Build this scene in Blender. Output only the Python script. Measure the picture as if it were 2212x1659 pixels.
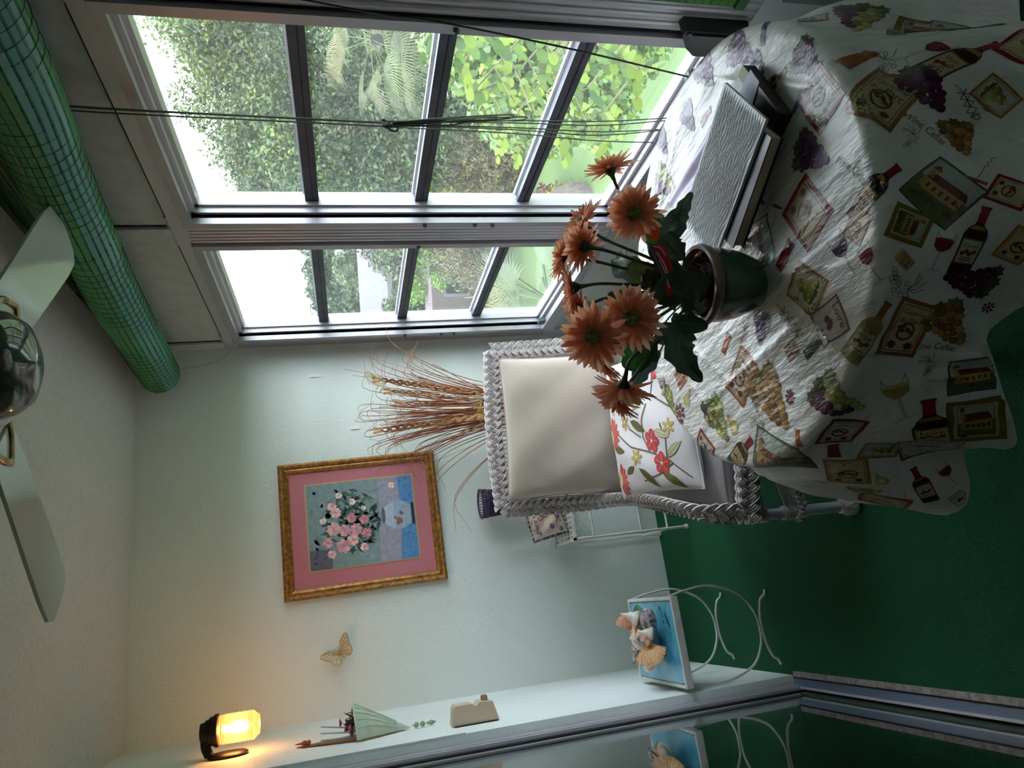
import bpy, bmesh, math, random
import numpy as np
from mathutils import Vector, Matrix, Quaternion
from mathutils.geometry import tessellate_polygon

for o in list(bpy.data.objects):
    bpy.data.objects.remove(o)
scene = bpy.context.scene
COL = scene.collection
rng = random.Random(7)
nrng = np.random.default_rng(11)

# ------------------------------------------------------------------ camera
# the photograph was taken with the phone held on its side: the picture's left is the room's up
CAM_H = 1.529
F_PX = 1525.3
YAW, PITCH, ROLL = 0.2983, -0.2402, -0.0606
_fw = Vector((math.sin(YAW)*math.cos(PITCH), math.cos(YAW)*math.cos(PITCH), math.sin(PITCH)))
_rt = Vector((math.cos(YAW), -math.sin(YAW), 0))
_up = _rt.cross(_fw)
RT = _rt*math.cos(ROLL) + _up*math.sin(ROLL)
UP = -_rt*math.sin(ROLL) + _up*math.cos(ROLL)
cam_data = bpy.data.cameras.new('camera')
cam_data.sensor_fit = 'HORIZONTAL'
cam_data.sensor_width = 36.0
cam_data.lens = 36.0*F_PX/2212.0
cam_data.clip_start = 0.02
cam_data.clip_end = 400
cam = bpy.data.objects.new('camera', cam_data)
COL.objects.link(cam)
m3 = Matrix((-UP, RT, -_fw)).transposed()
cam.matrix_world = Matrix.Translation((0, 0, CAM_H)) @ m3.to_4x4()
scene.camera = cam
def at(px, py, axis, val):
    """the point where the sight line of a photo pixel meets the plane axis = val (metres)"""
    d = RT*((1659-py)-829.5)/F_PX - UP*(px-1106)/F_PX + _fw
    o = Vector((0, 0, CAM_H)); i = 'XYZ'.index(axis)
    return o + d*((val-o[i])/d[i])
def far(px, py, r):
    d = RT*((1659-py)-829.5)/F_PX - UP*(px-1106)/F_PX + _fw
    return Vector((0, 0, CAM_H)) + d*(r/math.hypot(d.x, d.y))

# ------------------------------------------------------------------ sky and exposure
world = bpy.data.worlds.new('overcast_sky'); scene.world = world
world.use_nodes = True
_bg = world.node_tree.nodes['Background']
_bg.inputs[0].default_value = (0.84, 0.90, 1.0, 1)
_bg.inputs[1].default_value = 1.0
scene.view_settings.view_transform = 'Standard'
scene.view_settings.look = 'None'
scene.view_settings.gamma = 1.0
scene.view_settings.use_curve_mapping = False
scene.view_settings.exposure = 3.4

# ------------------------------------------------------------------ helpers
def lin(c):
    return tuple((v/255/12.92 if v/255 <= 0.04045 else ((v/255+0.055)/1.055)**2.4) for v in c)
MATS = {}
def M(name, rgb, rough=0.55, metal=0.0, var=None, bump=None, spec=0.5, sheen=0.0, coat=0.0, attr=None,
      trans=0.0, stretch=None, bump2=None, sss=0.0):
    """procedural principled material; rgb in 0-255 sRGB; var=(scale, rgb2[, detail]); bump=(scale, strength, distance)"""
    if name in MATS: return MATS[name]
    m = bpy.data.materials.new(name); m.use_nodes = True
    nt = m.node_tree; N = nt.nodes; L = nt.links
    b = N['Principled BSDF']
    b.inputs['Base Color'].default_value = (*lin(rgb), 1)
    b.inputs['Roughness'].default_value = rough
    b.inputs['Metallic'].default_value = metal
    b.inputs['Specular IOR Level'].default_value = spec
    if coat: b.inputs['Coat Weight'].default_value = coat; b.inputs['Coat Roughness'].default_value = 0.15
    if sheen: b.inputs['Sheen Weight'].default_value = sheen
    tc = N.new('ShaderNodeTexCoord'); src = tc.outputs['Object']
    if stretch:
        mp = N.new('ShaderNodeMapping'); mp.inputs['Scale'].default_value = stretch
        L.new(src, mp.inputs[0]); src = mp.outputs[0]
    colour = None
    if attr:
        a = N.new('ShaderNodeAttribute'); a.attribute_name = attr; colour = a.outputs['Color']
    if var:
        n = N.new('ShaderNodeTexNoise'); n.inputs['Scale'].default_value = var[0]
        n.inputs['Detail'].default_value = var[2] if len(var) > 2 else 4
        L.new(src, n.inputs['Vector'])
        r = N.new('ShaderNodeValToRGB')
        r.color_ramp.elements[0].position = 0.36; r.color_ramp.elements[1].position = 0.64
        L.new(n.outputs[0], r.inputs[0])
        mx = N.new('ShaderNodeMix'); mx.data_type = 'RGBA'
        L.new(r.outputs[0], mx.inputs[0])
        mx.inputs[6].default_value = (*lin(rgb), 1); mx.inputs[7].default_value = (*lin(var[1]), 1)
        if colour:
            mx.blend_type = 'MULTIPLY'; L.new(colour, mx.inputs[6])
        colour = mx.outputs[2]
    if colour: L.new(colour, b.inputs['Base Color'])
    prev = None
    for bb in (bump, bump2):
        if not bb: continue
        n = N.new('ShaderNodeTexNoise'); n.inputs['Scale'].default_value = bb[0]; n.inputs['Detail'].default_value = 4
        L.new(src, n.inputs['Vector'])
        bp = N.new('ShaderNodeBump'); bp.inputs['Strength'].default_value = bb[1]
        bp.inputs['Distance'].default_value = bb[2] if len(bb) > 2 else 0.01
        L.new(n.outputs[0], bp.inputs['Height'])
        if prev: L.new(prev, bp.inputs['Normal'])
        prev = bp.outputs[0]
    if prev: L.new(prev, b.inputs['Normal'])
    if trans:      # thin leaf or cloth that lets some light through
        t = N.new('ShaderNodeBsdfTranslucent'); ms = N.new('ShaderNodeMixShader')
        if colour: L.new(colour, t.inputs[0])
        else: t.inputs[0].default_value = (*lin(rgb), 1)
        ms.inputs[0].default_value = trans
        L.new(b.outputs[0], ms.inputs[1]); L.new(t.outputs[0], ms.inputs[2])
        L.new(ms.outputs[0], N['Material Output'].inputs[0])
    MATS[name] = m
    return m
def glass(name, tint=(255, 255, 255), haze=0.0, gloss=1.0):
    """flat pane: see-through, mirror-like at a glancing angle, a little dusty"""
    if name in MATS: return MATS[name]
    m = bpy.data.materials.new(name); m.use_nodes = True
    nt = m.node_tree; N = nt.nodes; L = nt.links; N.remove(N['Principled BSDF'])
    t = N.new('ShaderNodeBsdfTransparent'); t.inputs[0].default_value = (*lin(tint), 1)
    g = N.new('ShaderNodeBsdfGlossy'); g.inputs['Roughness'].default_value = 0.0
    w = N.new('ShaderNodeLayerWeight'); w.inputs[0].default_value = 0.5
    p = N.new('ShaderNodeMath'); p.operation = 'POWER'; p.inputs[1].default_value = 5.0; L.new(w.outputs['Facing'], p.inputs[0])
    k = N.new('ShaderNodeMath'); k.operation = 'MULTIPLY_ADD'; k.use_clamp = True
    k.inputs[1].default_value = gloss*0.96; k.inputs[2].default_value = 0.035*gloss; L.new(p.outputs[0], k.inputs[0])
    mx = N.new('ShaderNodeMixShader'); L.new(k.outputs[0], mx.inputs[0])
    L.new(t.outputs[0], mx.inputs[1]); L.new(g.outputs[0], mx.inputs[2])
    out = mx
    if haze:
        d = N.new('ShaderNodeBsdfTranslucent'); d.inputs[0].default_value = (0.9, 0.92, 0.95, 1)
        h = N.new('ShaderNodeMixShader'); h.inputs[0].default_value = haze
        L.new(mx.outputs[0], h.inputs[1]); L.new(d.outputs[0], h.inputs[2]); out = h
    L.new(out.outputs[0], N['Material Output'].inputs[0])
    MATS[name] = m
    return m
def emit(name, rgb, strength):
    m = bpy.data.materials.new(name); m.use_nodes = True
    b = m.node_tree.nodes['Principled BSDF']
    b.inputs['Base Color'].default_value = (*lin(rgb), 1)
    b.inputs['Emission Color'].default_value = (*lin(rgb), 1)
    b.inputs['Emission Strength'].default_value = strength
    return m

def origin(o):
    v = Vector((0, 0, 0))
    while o: v += o.location; o = o.parent
    return v
def tag(o, label=None, cat=None, group=None, kind=None):
    if label: o['label'] = label
    if cat: o['category'] = cat
    if group: o['group'] = group
    if kind: o['kind'] = kind
    return o
def empty(name, loc, label=None, cat=None, group=None, kind=None):
    o = bpy.data.objects.new(name, None); COL.objects.link(o); o.location = loc
    o.empty_display_size = 0.05
    return tag(o, label, cat, group, kind)
def obj(name, mesh, parent=None, matrix=None):
    o = bpy.data.objects.new(name, mesh); COL.objects.link(o)
    if parent: o.parent = parent
    if matrix is not None:
        o.matrix_local = Matrix.Translation(-origin(parent)) @ matrix if parent else matrix
    return o
def frame(t, ref=Vector((0, 0, 1))):
    t = t.normalized()
    if abs(t.dot(ref)) > 0.95: ref = Vector((1, 0, 0)) if abs(t.x) < 0.9 else Vector((0, 1, 0))
    n = (ref - t*ref.dot(t)).normalized()
    return t, n, t.cross(n)
def path(pts, n=12):
    """Catmull-Rom through the points"""
    P = [Vector(p) for p in pts]
    if len(P) == 2: return [P[0].lerp(P[1], i/n) for i in range(n+1)]
    Q = [P[0]*2-P[1]] + P + [P[-1]*2-P[-2]]
    out = []
    for k in range(1, len(Q)-2):
        a, b, c, d = Q[k-1:k+3]
        for i in range(n):
            t = i/n
            out.append(0.5*((2*b)+(c-a)*t+(2*a-5*b+4*c-d)*t*t+(3*b-a-3*c+d)*t**3))
    out.append(P[-1])
    return out
class MB:
    """collects shapes in world metres; build() links them as ONE mesh object under its parent"""
    def __init__(s): s.v = []; s.f = []; s.c = []; s.col = None
    def paint(s, rgb): s.col = lin(rgb); return s
    def _f(s, idx):
        s.f.append(idx); s.c.append(s.col or (1, 1, 1))
    def box(s, lo, hi, m=None, bev=0.0):
        x0, y0, z0 = lo; x1, y1, z1 = hi
        b = len(s.v)
        if bev <= 0:
            P = [(x0,y0,z0),(x1,y0,z0),(x1,y1,z0),(x0,y1,z0),(x0,y0,z1),(x1,y0,z1),(x1,y1,z1),(x0,y1,z1)]
            F = [(0,3,2,1),(4,5,6,7),(0,1,5,4),(1,2,6,5),(2,3,7,6),(3,0,4,7)]
        else:
            bm = bmesh.new(); bmesh.ops.create_cube(bm, size=1)
            for v in bm.verts:
                v.co = Vector(((v.co.x+.5)*(x1-x0)+x0, (v.co.y+.5)*(y1-y0)+y0, (v.co.z+.5)*(z1-z0)+z0))
            bmesh.ops.bevel(bm, geom=bm.edges[:], offset=bev, segments=2, affect='EDGES')
            bm.verts.index_update()
            P = [tuple(v.co) for v in bm.verts]; F = [tuple(v.index for v in f.verts) for f in bm.faces]; bm.free()
        for p in P: s.v.append(tuple(m @ Vector(p)) if m else p)
        for f in F: s._f(tuple(b+i for i in f))
        return s
    def tube(s, pts, r, n=6, cap=True, ref=Vector((0, 0, 1)), flat=1.0, closed=False):
        P = [Vector(p) for p in pts]; b = len(s.v); k = len(P)
        R = r if hasattr(r, '__len__') else [r]*k
        nrm = None
        for i, p in enumerate(P):
            if closed: t = P[(i+1) % k]-P[i-1]
            else: t = P[min(i+1, k-1)]-P[max(i-1, 0)]
            if t.length < 1e-9: t = Vector((0, 0, 1))
            t.normalize()
            if nrm is None: _, nrm, _ = frame(t, ref)
            nrm = nrm - t*nrm.dot(t)
            if nrm.length < 1e-6: _, nrm, _ = frame(t, ref)
            nrm.normalize(); bi = t.cross(nrm)
            for j in range(n):
                a = 2*math.pi*j/n
                s.v.append(tuple(p + nrm*(R[i]*math.cos(a)*flat) + bi*(R[i]*math.sin(a))))
        for i in range(k if closed else k-1):
            i2 = (i+1) % k
            for j in range(n):
                j2 = (j+1) % n
                s._f((b+i*n+j, b+i*n+j2, b+i2*n+j2, b+i2*n+j))
        if cap and not closed:
            s._f(tuple(b+j for j in reversed(range(n)))); s._f(tuple(b+(k-1)*n+j for j in range(n)))
        return s
    def lathe(s, prof, c=(0, 0, 0), n=24, m=None, wob=None, sx=1.0, sy=1.0):
        b = len(s.v)
        for i, (r, z) in enumerate(prof):
            for j in range(n):
                a = 2*math.pi*j/n; rr = r*(wob(a, i) if wob else 1)
                p = Vector((rr*math.cos(a)*sx, rr*math.sin(a)*sy, z))
                if m: p = m @ p
                s.v.append((p.x+c[0], p.y+c[1], p.z+c[2]))
        for i in range(len(prof)-1):
            for j in range(n):
                j2 = (j+1) % n
                s._f((b+i*n+j, b+i*n+j2, b+(i+1)*n+j2, b+(i+1)*n+j))
        if prof[0][0] > 1e-4: s._f(tuple(b+j for j in reversed(range(n))))
        if prof[-1][0] > 1e-4: s._f(tuple(b+(len(prof)-1)*n+j for j in range(n)))
        return s
    def grid(s, fn, nu, nv, closed_u=False):
        b = len(s.v)
        for i in range(nu+1):
            for j in range(nv+1): s.v.append(tuple(fn(i/nu, j/nv)))
        for i in range(nu):
            for j in range(nv):
                k = b+i*(nv+1)+j
                s._f((k, k+nv+1, k+nv+2, k+1))
        return s
    def prism(s, poly, d0, d1, to):
        """poly: 2D outline (ccw seen from d1); to(x, y, d) -> world"""
        b = len(s.v); n = len(poly)
        for d in (d0, d1):
            for x, y in poly: s.v.append(tuple(to(x, y, d)))
        tri = tessellate_polygon([[Vector((x, y, 0)) for x, y in poly]])
        for t in tri:
            s._f(tuple(b+n+i for i in t)); s._f(tuple(b+i for i in reversed(t)))
        for i in range(n):
            j = (i+1) % n; s._f((b+i, b+j, b+n+j, b+n+i))
        return s
    def raw(s, V, F):
        b = len(s.v); s.v += [tuple(p) for p in V]
        for f in F: s._f(tuple(b+i for i in f))
        return s
    def mesh(s, name, mat=None, off=Vector((0, 0, 0)), smooth=True, colours=False, fixn=True):
        me = bpy.data.meshes.new(name)
        me.from_pydata([(x-off.x, y-off.y, z-off.z) for x, y, z in s.v], [], s.f)
        if colours:
            a = me.color_attributes.new('Col', 'FLOAT_COLOR', 'CORNER')
            buf = np.empty((len(me.loops), 4), np.float32); k = 0
            for f, c in zip(s.f, s.c):
                buf[k:k+len(f)] = (*c, 1); k += len(f)
            a.data.foreach_set('color', buf.ravel())
        if fixn:
            bm = bmesh.new(); bm.from_mesh(me); bmesh.ops.recalc_face_normals(bm, faces=bm.faces[:]); bm.to_mesh(me); bm.free()
        if mat: me.materials.append(mat)
        if smooth:
            me.shade_smooth()
            try: me.set_sharp_from_angle(angle=math.radians(40))
            except Exception: pass
        me.update()
        return me
    def build(s, name, mat=None, parent=None, smooth=True, colours=False, fixn=True, kind=None, label=None):
        o = obj(name, s.mesh(name, mat, origin(parent), smooth, colours, fixn), parent)
        if kind: o['kind'] = kind
        if label: o['label'] = label
        return o
def one(name, mb, mat, label, cat, group=None, **kw):
    """a thing that is a single mesh, its origin at its own base"""
    xs = np.array(mb.v); base = Vector((float(xs[:,0].mean()), float(xs[:,1].mean()), float(xs[:,2].min())))
    me = mb.mesh(name, mat, base, kw.get('smooth', True), kw.get('colours', False), kw.get('fixn', True))
    o = obj(name, me); o.location = base
    return tag(o, label, cat, group, kw.get('kind'))
def rot_to(d, up=Vector((0, 0, 1))):
    """matrix whose local z looks along d"""
    t, n, b = frame(Vector(d), up)
    return Matrix((b, n, t)).transposed().to_4x4() if b.cross(n).dot(t) > 0 else Matrix((-b, n, t)).transposed().to_4x4()
# ------------------------------------------------------------------ the setting
R, D, LX, H = 1.311, 3.40, -0.40, 2.44
mint = M('mint_plaster', (215, 223, 217), 0.62, bump=(95, 0.8, 0.004), bump2=(30, 0.2, 0.006))
white_plaster = M('white_mint_plaster', (222, 229, 226), 0.62, bump=(95, 0.5, 0.004), var=(3, (216, 224, 222)))
ceil_m = M('ceiling_texture', (208, 206, 202), 0.8, bump=(260, 0.55, 0.003), var=(90, (198, 195, 190)))
turf = M('green_turf', (20, 100, 62), 0.75, var=(260, (8, 62, 38), 6), bump=(420, 0.9, 0.006), spec=0.25)
alu = M('grey_aluminium', (176, 174, 180), 0.38, 0.5, var=(3, (170, 168, 175)))
alu_lt = M('pale_aluminium', (200, 199, 206), 0.40, 0.35, var=(3, (194, 193, 201)))
alu_dk = M('dark_aluminium_bar', (78, 80, 92), 0.42, 0.35, var=(14, (64, 66, 78)))
panel_m = M('painted_panel', (196, 203, 198), 0.55, bump=(60, 0.12, 0.002), var=(22, (184, 192, 188)))
groove_m = M('dark_groove', (62, 62, 62), 0.8, var=(60, (30, 30, 30)))  # dark grey, mottled lines along the panel joints
gasket = M('black_gasket', (26, 26, 30), 0.6)
pane_m = glass('window_glass', (250, 253, 252), haze=0.012)
def st(name, mb, mat, parent=None, smooth=False):
    o = mb.build(name, mat, parent, smooth=smooth)
    if parent is None: o['kind'] = 'structure'
    return o
def B(lo, hi, bev=0.0): return MB().box(lo, hi, bev=bev)

fl = st('floor', B((-0.47, -2.2, -0.12), (R, D, 0.0)), turf)
st('ceiling', B((-0.62, -2.3, H), (R+0.12, D+0.1, H+0.12)), ceil_m)
st('wall_far', B((-0.62, D, -0.12), (R+0.12, D+0.12, H)), mint)
wb = empty('wall_back', (0.4, -2.2, 0), kind='structure')       # behind the camera; its unseen window is added for soft fill light
WX0, WX1, WZ0, WZ1 = 0.30, 0.72, 1.62, 2.00
for lo, hi in (((-0.62, -2.3, -0.12), (R+0.12, -2.2, WZ0)), ((-0.62, -2.3, WZ1), (R+0.12, -2.2, H)), ((-0.62, -2.3, WZ0), (WX0, -2.2, WZ1)), ((WX1, -2.3, WZ0), (R+0.12, -2.2, WZ1))):
    B(lo, hi).build('plaster', white_plaster, wb, smooth=False)
w6 = empty('window_6', (0.5, -2.25, WZ0), kind='structure')
for lo, hi in (((WX0, -2.28, WZ0), (WX1, -2.22, WZ0+.03)), ((WX0, -2.28, WZ1-.03), (WX1, -2.22, WZ1)), ((WX0, -2.28, WZ0+.03), (WX0+.03, -2.22, WZ1-.03)), ((WX1-.03, -2.28, WZ0+.03), (WX1, -2.22, WZ1-.03))):
    B(lo, hi).build('frame', alu, w6, smooth=False)
B((WX0+.03, -2.252, WZ0+.03), (WX1-.03, -2.249, WZ1-.03)).build('pane', pane_m, w6, smooth=False)
wl = empty('wall_left', (LX, 2.48, 0), kind='structure')
MB().box((-0.62, 2.48, 0), (LX, D, H)).build('plaster', white_plaster, wl, smooth=False)
MB().box((-0.62, -2.2, 2.16), (LX, 2.48, H)).build('plaster_over_door', white_plaster, wl, smooth=False)
MB().box((LX, 2.478, 1.20), (LX+0.004, 2.545, H)).build('corner_strip', white_plaster, wl, smooth=False)
st('trim_1', MB().box((R-0.030, -2.2, H-0.016), (R-0.012, D, H)), M('old_wood_trim', (148, 132, 116), 0.7, var=(40, (120, 108, 98)), stretch=(1, .05, 1)))

# right wall: a low panelled base, posts between the windows, and a panelled band over them
wr = empty('wall_right', (R, 0, 0), kind='structure')
def wp(name, lo, hi, mat=panel_m, bev=0.0): return B(lo, hi, bev).build(name, mat, wr, smooth=False)
Y0 = -2.2
wp('base_wall', (R+0.012, Y0, -0.12), (R+0.12, D, 0.46))
wp('header_wall', (R+0.012, Y0, 2.04), (R+0.12, D, H))
POSTS = [(3.25, 3.40), (2.20, 2.385), (1.13, 1.335), (0.0, 0.16), (-1.1, -0.95), (-2.2, -2.05)]
for a, b in POSTS:
    wp('post', (R, a, 0.44), (R+0.10, b, 2.05), alu)
# frames around the panels above and below the windows
wp('head_rail', (R-0.004, Y0, 1.985), (R+0.02, D, 2.040), alu_lt)
wp('head_groove', (R+0.004, Y0, 2.040), (R+0.014, D, 2.047), groove_m)
wp('sill_rail', (R-0.004, Y0, 0.415), (R+0.02, D, 0.462), alu_lt)
wp('floor_rail', (R-0.004, Y0, 0.0), (R+0.02, D, 0.07), alu_lt)
for a in (3.325, 2.27, 1.19, 0.04, -1.06):
    wp('panel_batten', (R-0.002, a, 2.045), (R+0.016, a+0.075, H), panel_m)
    wp('batten_groove', (R+0.008, a-0.006, 2.045), (R+0.0135, a, H), groove_m)
    wp('batten_groove', (R+0.008, a+0.075, 2.045), (R+0.0135, a+0.079, H), groove_m)
    wp('base_batten', (R-0.003, a, 0.07), (R+0.018, a+0.075, 0.415), alu_lt)
# fluted cover strips on the posts
for yc, w in ((2.300, 0.085), (1.225, 0.10)):
    for k in range(5):
        y = yc - w/2 + w*k/4
        MB().tube([(R-0.004, y, 0.47), (R-0.004, y, 1.99)], 0.0085, 8).build('flute', alu_lt, wr)
    wp('cover_strip', (R-0.006, yc-w/2-0.02, 0.47), (R+0.002, yc+w/2+0.02, 1.99), alu)

def window(n, y0, y1, z0=0.50, z1=1.965, clear=True):
    w = empty('window_%d' % n, (R+0.05, (y0+y1)/2, z0), kind='structure')
    X0, X1 = R-0.022, R+0.075
    t = 0.034
    def fp(name, lo, hi, mat=alu, bev=0.0): return B(lo, hi, bev).build(name, mat, w, smooth=False)
    # outer frame, stepped towards the glass
    fp('jamb', (X0, y0-0.03, z0-0.03), (X1, y0, z1+0.03)); fp('jamb', (X0, y1, z0-0.03), (X1, y1+0.03, z1+0.03))
    fp('head', (X0, y0, z1), (X1, y1, z1+0.03)); fp('sill', (X0-0.008, y0, z0-0.035), (X1, y1, z0))
    for k, (d, xa) in enumerate(((0.014, 0.012), (0.026, 0.034))):
        fp('frame_step', (R+xa, y0, z0), (X1, y0+d, z1), alu_lt); fp('frame_step', (R+xa, y1-d, z0), (X1, y1, z1), alu_lt)
        fp('frame_step', (R+xa, y0, z1-d), (X1, y1, z1), alu_lt); fp('frame_step', (R+xa, y0, z0), (X1, y1, z0+d), alu_lt)
    fp('gasket', (R-0.006, y1+0.030, z0), (R+0.004, y1+0.037, z1), gasket)
    fp('gasket', (R-0.006, y0-0.037, z0), (R+0.004, y0-0.030, z1), gasket)
    # three cross bars of the awning sashes and their four panes
    zs = [z0+0.03, 0.840, 1.210, 1.580, z1-0.03]
    for z in zs[1:4]:
        b = fp('bar', (R+0.048, y0+0.02, z-0.022), (R+0.078, y1-0.02, z+0.022), alu_dk)
        B((R+0.046, y0+0.02, z-0.004), (R+0.049, y1-0.02, z-0.001)).build('bar_seam', gasket, b, smooth=False)
        B((R+0.078, y0+0.02, z+0.012), (R+0.090, y1-0.02, z+0.030)).build('drip_edge', alu_lt, b, smooth=False)
    for k in range(4):
        fp('pane', (R+0.060, y0+0.024, zs[k]+(0.02 if k else 0)), (R+0.063, y1-0.024, zs[k+1]-(0.02 if k < 3 else 0)), pane_m)
    # little stops and screws
    for (yy, zz) in ((y1+0.014, 1.20), (y1+0.014, 1.02), (y1+0.014, 0.955), (y0-0.013, 1.21)):
        MB().lathe([(0.0, 0.010), (0.005, 0.009), (0.007, 0.004), (0.007, 0.0)], m=Matrix.Rotation(-math.pi/2, 4, 'Y'),
                   c=(X0, yy, zz), n=10).build('screw', alu_dk, w)
    return w
window(1, 1.335, 2.20)
window(2, 2.385, 3.25)
window(3, 0.16, 1.13)
window(4, -0.95, 0.0)
window(5, -2.05, -1.10)

# sliding door on the left with its frame, track and glass
dr = empty('door_1', (-0.46, 0.4, 0), kind='structure')
def dp(name, lo, hi, mat=alu, bev=0.0): return B(lo, hi, bev).build(name, mat, dr, smooth=False)
door_glass = glass('door_glass', (205, 214, 210), gloss=1.9)
dp('jamb', (-0.452, 2.430, 0.0), (-0.428, 2.478, 2.16), alu)
dp('jamb_lip', (-0.440, 2.418, 0.0), (-0.430, 2.432, 2.16), alu_lt)
dp('jamb_gap', (-0.462, 2.400, 0.0), (-0.440, 2.430, 2.16), gasket)
dp('head_track', (-0.50, -2.2, 2.10), (-0.41, 2.478, 2.16))
dp('threshold', (-0.402, -2.2, 0.0), (-0.385, 2.46, 0.010), M('pale_threshold', (160, 152, 148), 0.6, var=(60, (120, 112, 108))))
dp('track_slot', (-0.408, -2.2, 0.0), (-0.402, 2.46, 0.004), gasket)
dp('track', (-0.432, -2.2, 0.0), (-0.408, 2.46, 0.012), M('blue_grey_aluminium', (120, 134, 158), 0.35, 0.6))
dp('track_lip', (-0.438, -2.2, 0.0), (-0.432, 2.46, 0.020), alu_lt)
dp('track_slot', (-0.447, -2.2, 0.0), (-0.438, 2.46, 0.006), gasket)
dp('bottom_rail', (-0.460, -2.2, 0.012), (-0.447, 2.40, 0.045), M('door_rail', (70, 86, 80), 0.4, 0.4))
dp('stile', (-0.460, 2.378, 0.045), (-0.447, 2.402, 2.10), M('door_stile', (150, 154, 156), 0.4, 0.4))
dp('pane', (-0.455, -2.2, 0.045), (-0.451, 2.378, 2.10), door_glass)
# the dim room behind the door
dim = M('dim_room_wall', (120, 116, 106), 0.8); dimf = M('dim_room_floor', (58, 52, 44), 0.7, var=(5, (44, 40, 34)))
st('floor_inner_room', B((-3.6, -2.3, -0.12), (-0.50, 3.5, -0.02)), dimf)
st('wall_inner_room', B((-3.7, -2.3, -0.12), (-3.6, 3.5, H)), dim)
st('wall_inner_far', B((-3.6, 3.4, -0.12), (-0.62, 3.5, H)), dim)
st('wall_inner_back', B((-3.6, -2.4, -0.12), (-0.50, -2.3, H)), dim)
st('ceiling_inner_room', B((-3.7, -2.4, H), (-0.62, 3.5, H+0.1)), dim)
# ------------------------------------------------------------------ flat printed shapes (cloth, pillows, picture)
class Print:
    """coloured flat outlines, cut small so that they follow a curved surface"""
    def __init__(s, h=0.012): s.h = h; s.tri = []; s.col = []; s.lay = []
    def put(s, polys, c, ang, size, sx=1.0):
        ca, sa = math.cos(ang)*size, math.sin(ang)*size
        for poly, rgb, lay in polys:
            P = [(c[0]+x*sx*ca-y*sa, c[1]+x*sx*sa+y*ca) for x, y in poly]
            if len(P) == 3: T = [P]
            else: T = [[P[i] for i in t] for t in tessellate_polygon([[Vector((a, b, 0)) for a, b in P]])]
            for t in T: s._cut(t, lin(rgb), lay, 0)
    def _cut(s, t, c, lay, n):
        e = [math.dist(t[i], t[(i+1) % 3]) for i in range(3)]; k = e.index(max(e))
        if e[k] > s.h and n < 14:
            a, b, o = t[k], t[(k+1) % 3], t[(k+2) % 3]; m = ((a[0]+b[0])/2, (a[1]+b[1])/2)
            s._cut([a, m, o], c, lay, n+1); s._cut([m, b, o], c, lay, n+1)
        else:
            s.tri.append(t); s.col.append(c); s.lay.append(lay)
    def build(s, name, fn, mat, parent, eps=0.0006, step=0.0004, keep=None, flip=None):
        T = np.array(s.tri, float); col = np.array(s.col); lay = np.array(s.lay, float)
        if keep is not None:
            k = keep(T[:, :, 0], T[:, :, 1]).all(1); T, col, lay = T[k], col[k], lay[k]
        A, Bt = T[:, :, 0].ravel(), T[:, :, 1].ravel()
        P = fn(A, Bt); e = 0.0015
        n = np.cross(fn(A+e, Bt)-fn(A-e, Bt), fn(A, Bt+e)-fn(A, Bt-e))
        n /= np.linalg.norm(n, axis=1)[:, None]+1e-12
        if flip is not None: n *= flip
        P = P + n*(eps+step*np.repeat(lay, 3))[:, None] - np.array(origin(parent))
        me = bpy.data.meshes.new(name); k = len(T)
        me.vertices.add(k*3); me.vertices.foreach_set('co', P.ravel())
        me.loops.add(k*3); me.loops.foreach_set('vertex_index', np.arange(k*3, dtype=np.int32))
        me.polygons.add(k); me.polygons.foreach_set('loop_start', np.arange(0, k*3, 3, dtype=np.int32))
        me.update(calc_edges=True)
        a = me.color_attributes.new('Col', 'FLOAT_COLOR', 'CORNER')
        buf = np.ones((k*3, 4), np.float32); buf[:, :3] = np.repeat(col, 3, 0); a.data.foreach_set('color', buf.ravel())
        me.materials.append(mat); me.shade_smooth()
        return obj(name, me, parent)
def ell(cx, cy, rx, ry, n=12, a0=0.0, rot=0.0):
    out = []
    for i in range(n):
        a = a0+2*math.pi*i/n; x, y = rx*math.cos(a), ry*math.sin(a)
        out.append((cx+x*math.cos(rot)-y*math.sin(rot), cy+x*math.sin(rot)+y*math.cos(rot)))
    return out
def rect(x0, y0, x1, y1): return [(x0, y0), (x1, y0), (x1, y1), (x0, y1)]
def stroke(pts, w, w1=None):
    """a thin line as an outline"""
    P = [Vector(p) for p in pts]; L = []; Rr = []
    w1 = w if w1 is None else w1
    for i, p in enumerate(P):
        t = (P[min(i+1, len(P)-1)]-P[max(i-1, 0)]); t.normalize(); n = Vector((-t.y, t.x)); k = (w+(w1-w)*i/(len(P)-1))/2
        L.append(tuple(p+n*k)); Rr.append(tuple(p-n*k))
    out = []
    for i in range(len(P)-1): out.append([Rr[i], Rr[i+1], L[i+1], L[i]])
    return out
def arc(cx, cy, r, a0, a1, n=10): return [(cx+r*math.cos(math.radians(a0+(a1-a0)*i/n)), cy+r*math.sin(math.radians(a0+(a1-a0)*i/n))) for i in range(n+1)]
def shade(c, k): return tuple(max(0, min(255, v*k)) for v in c)
def leafpoly(cx, cy, r, a, jag=True):
    out = []
    for i in range(14):
        t = 2*math.pi*i/14; k = r*(1.0 if i % 2 == 0 else (0.68 if jag else .95)); out.append((cx+k*math.cos(t+a), cy+k*0.85*math.sin(t+a)))
    return out
_text = {}
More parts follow.
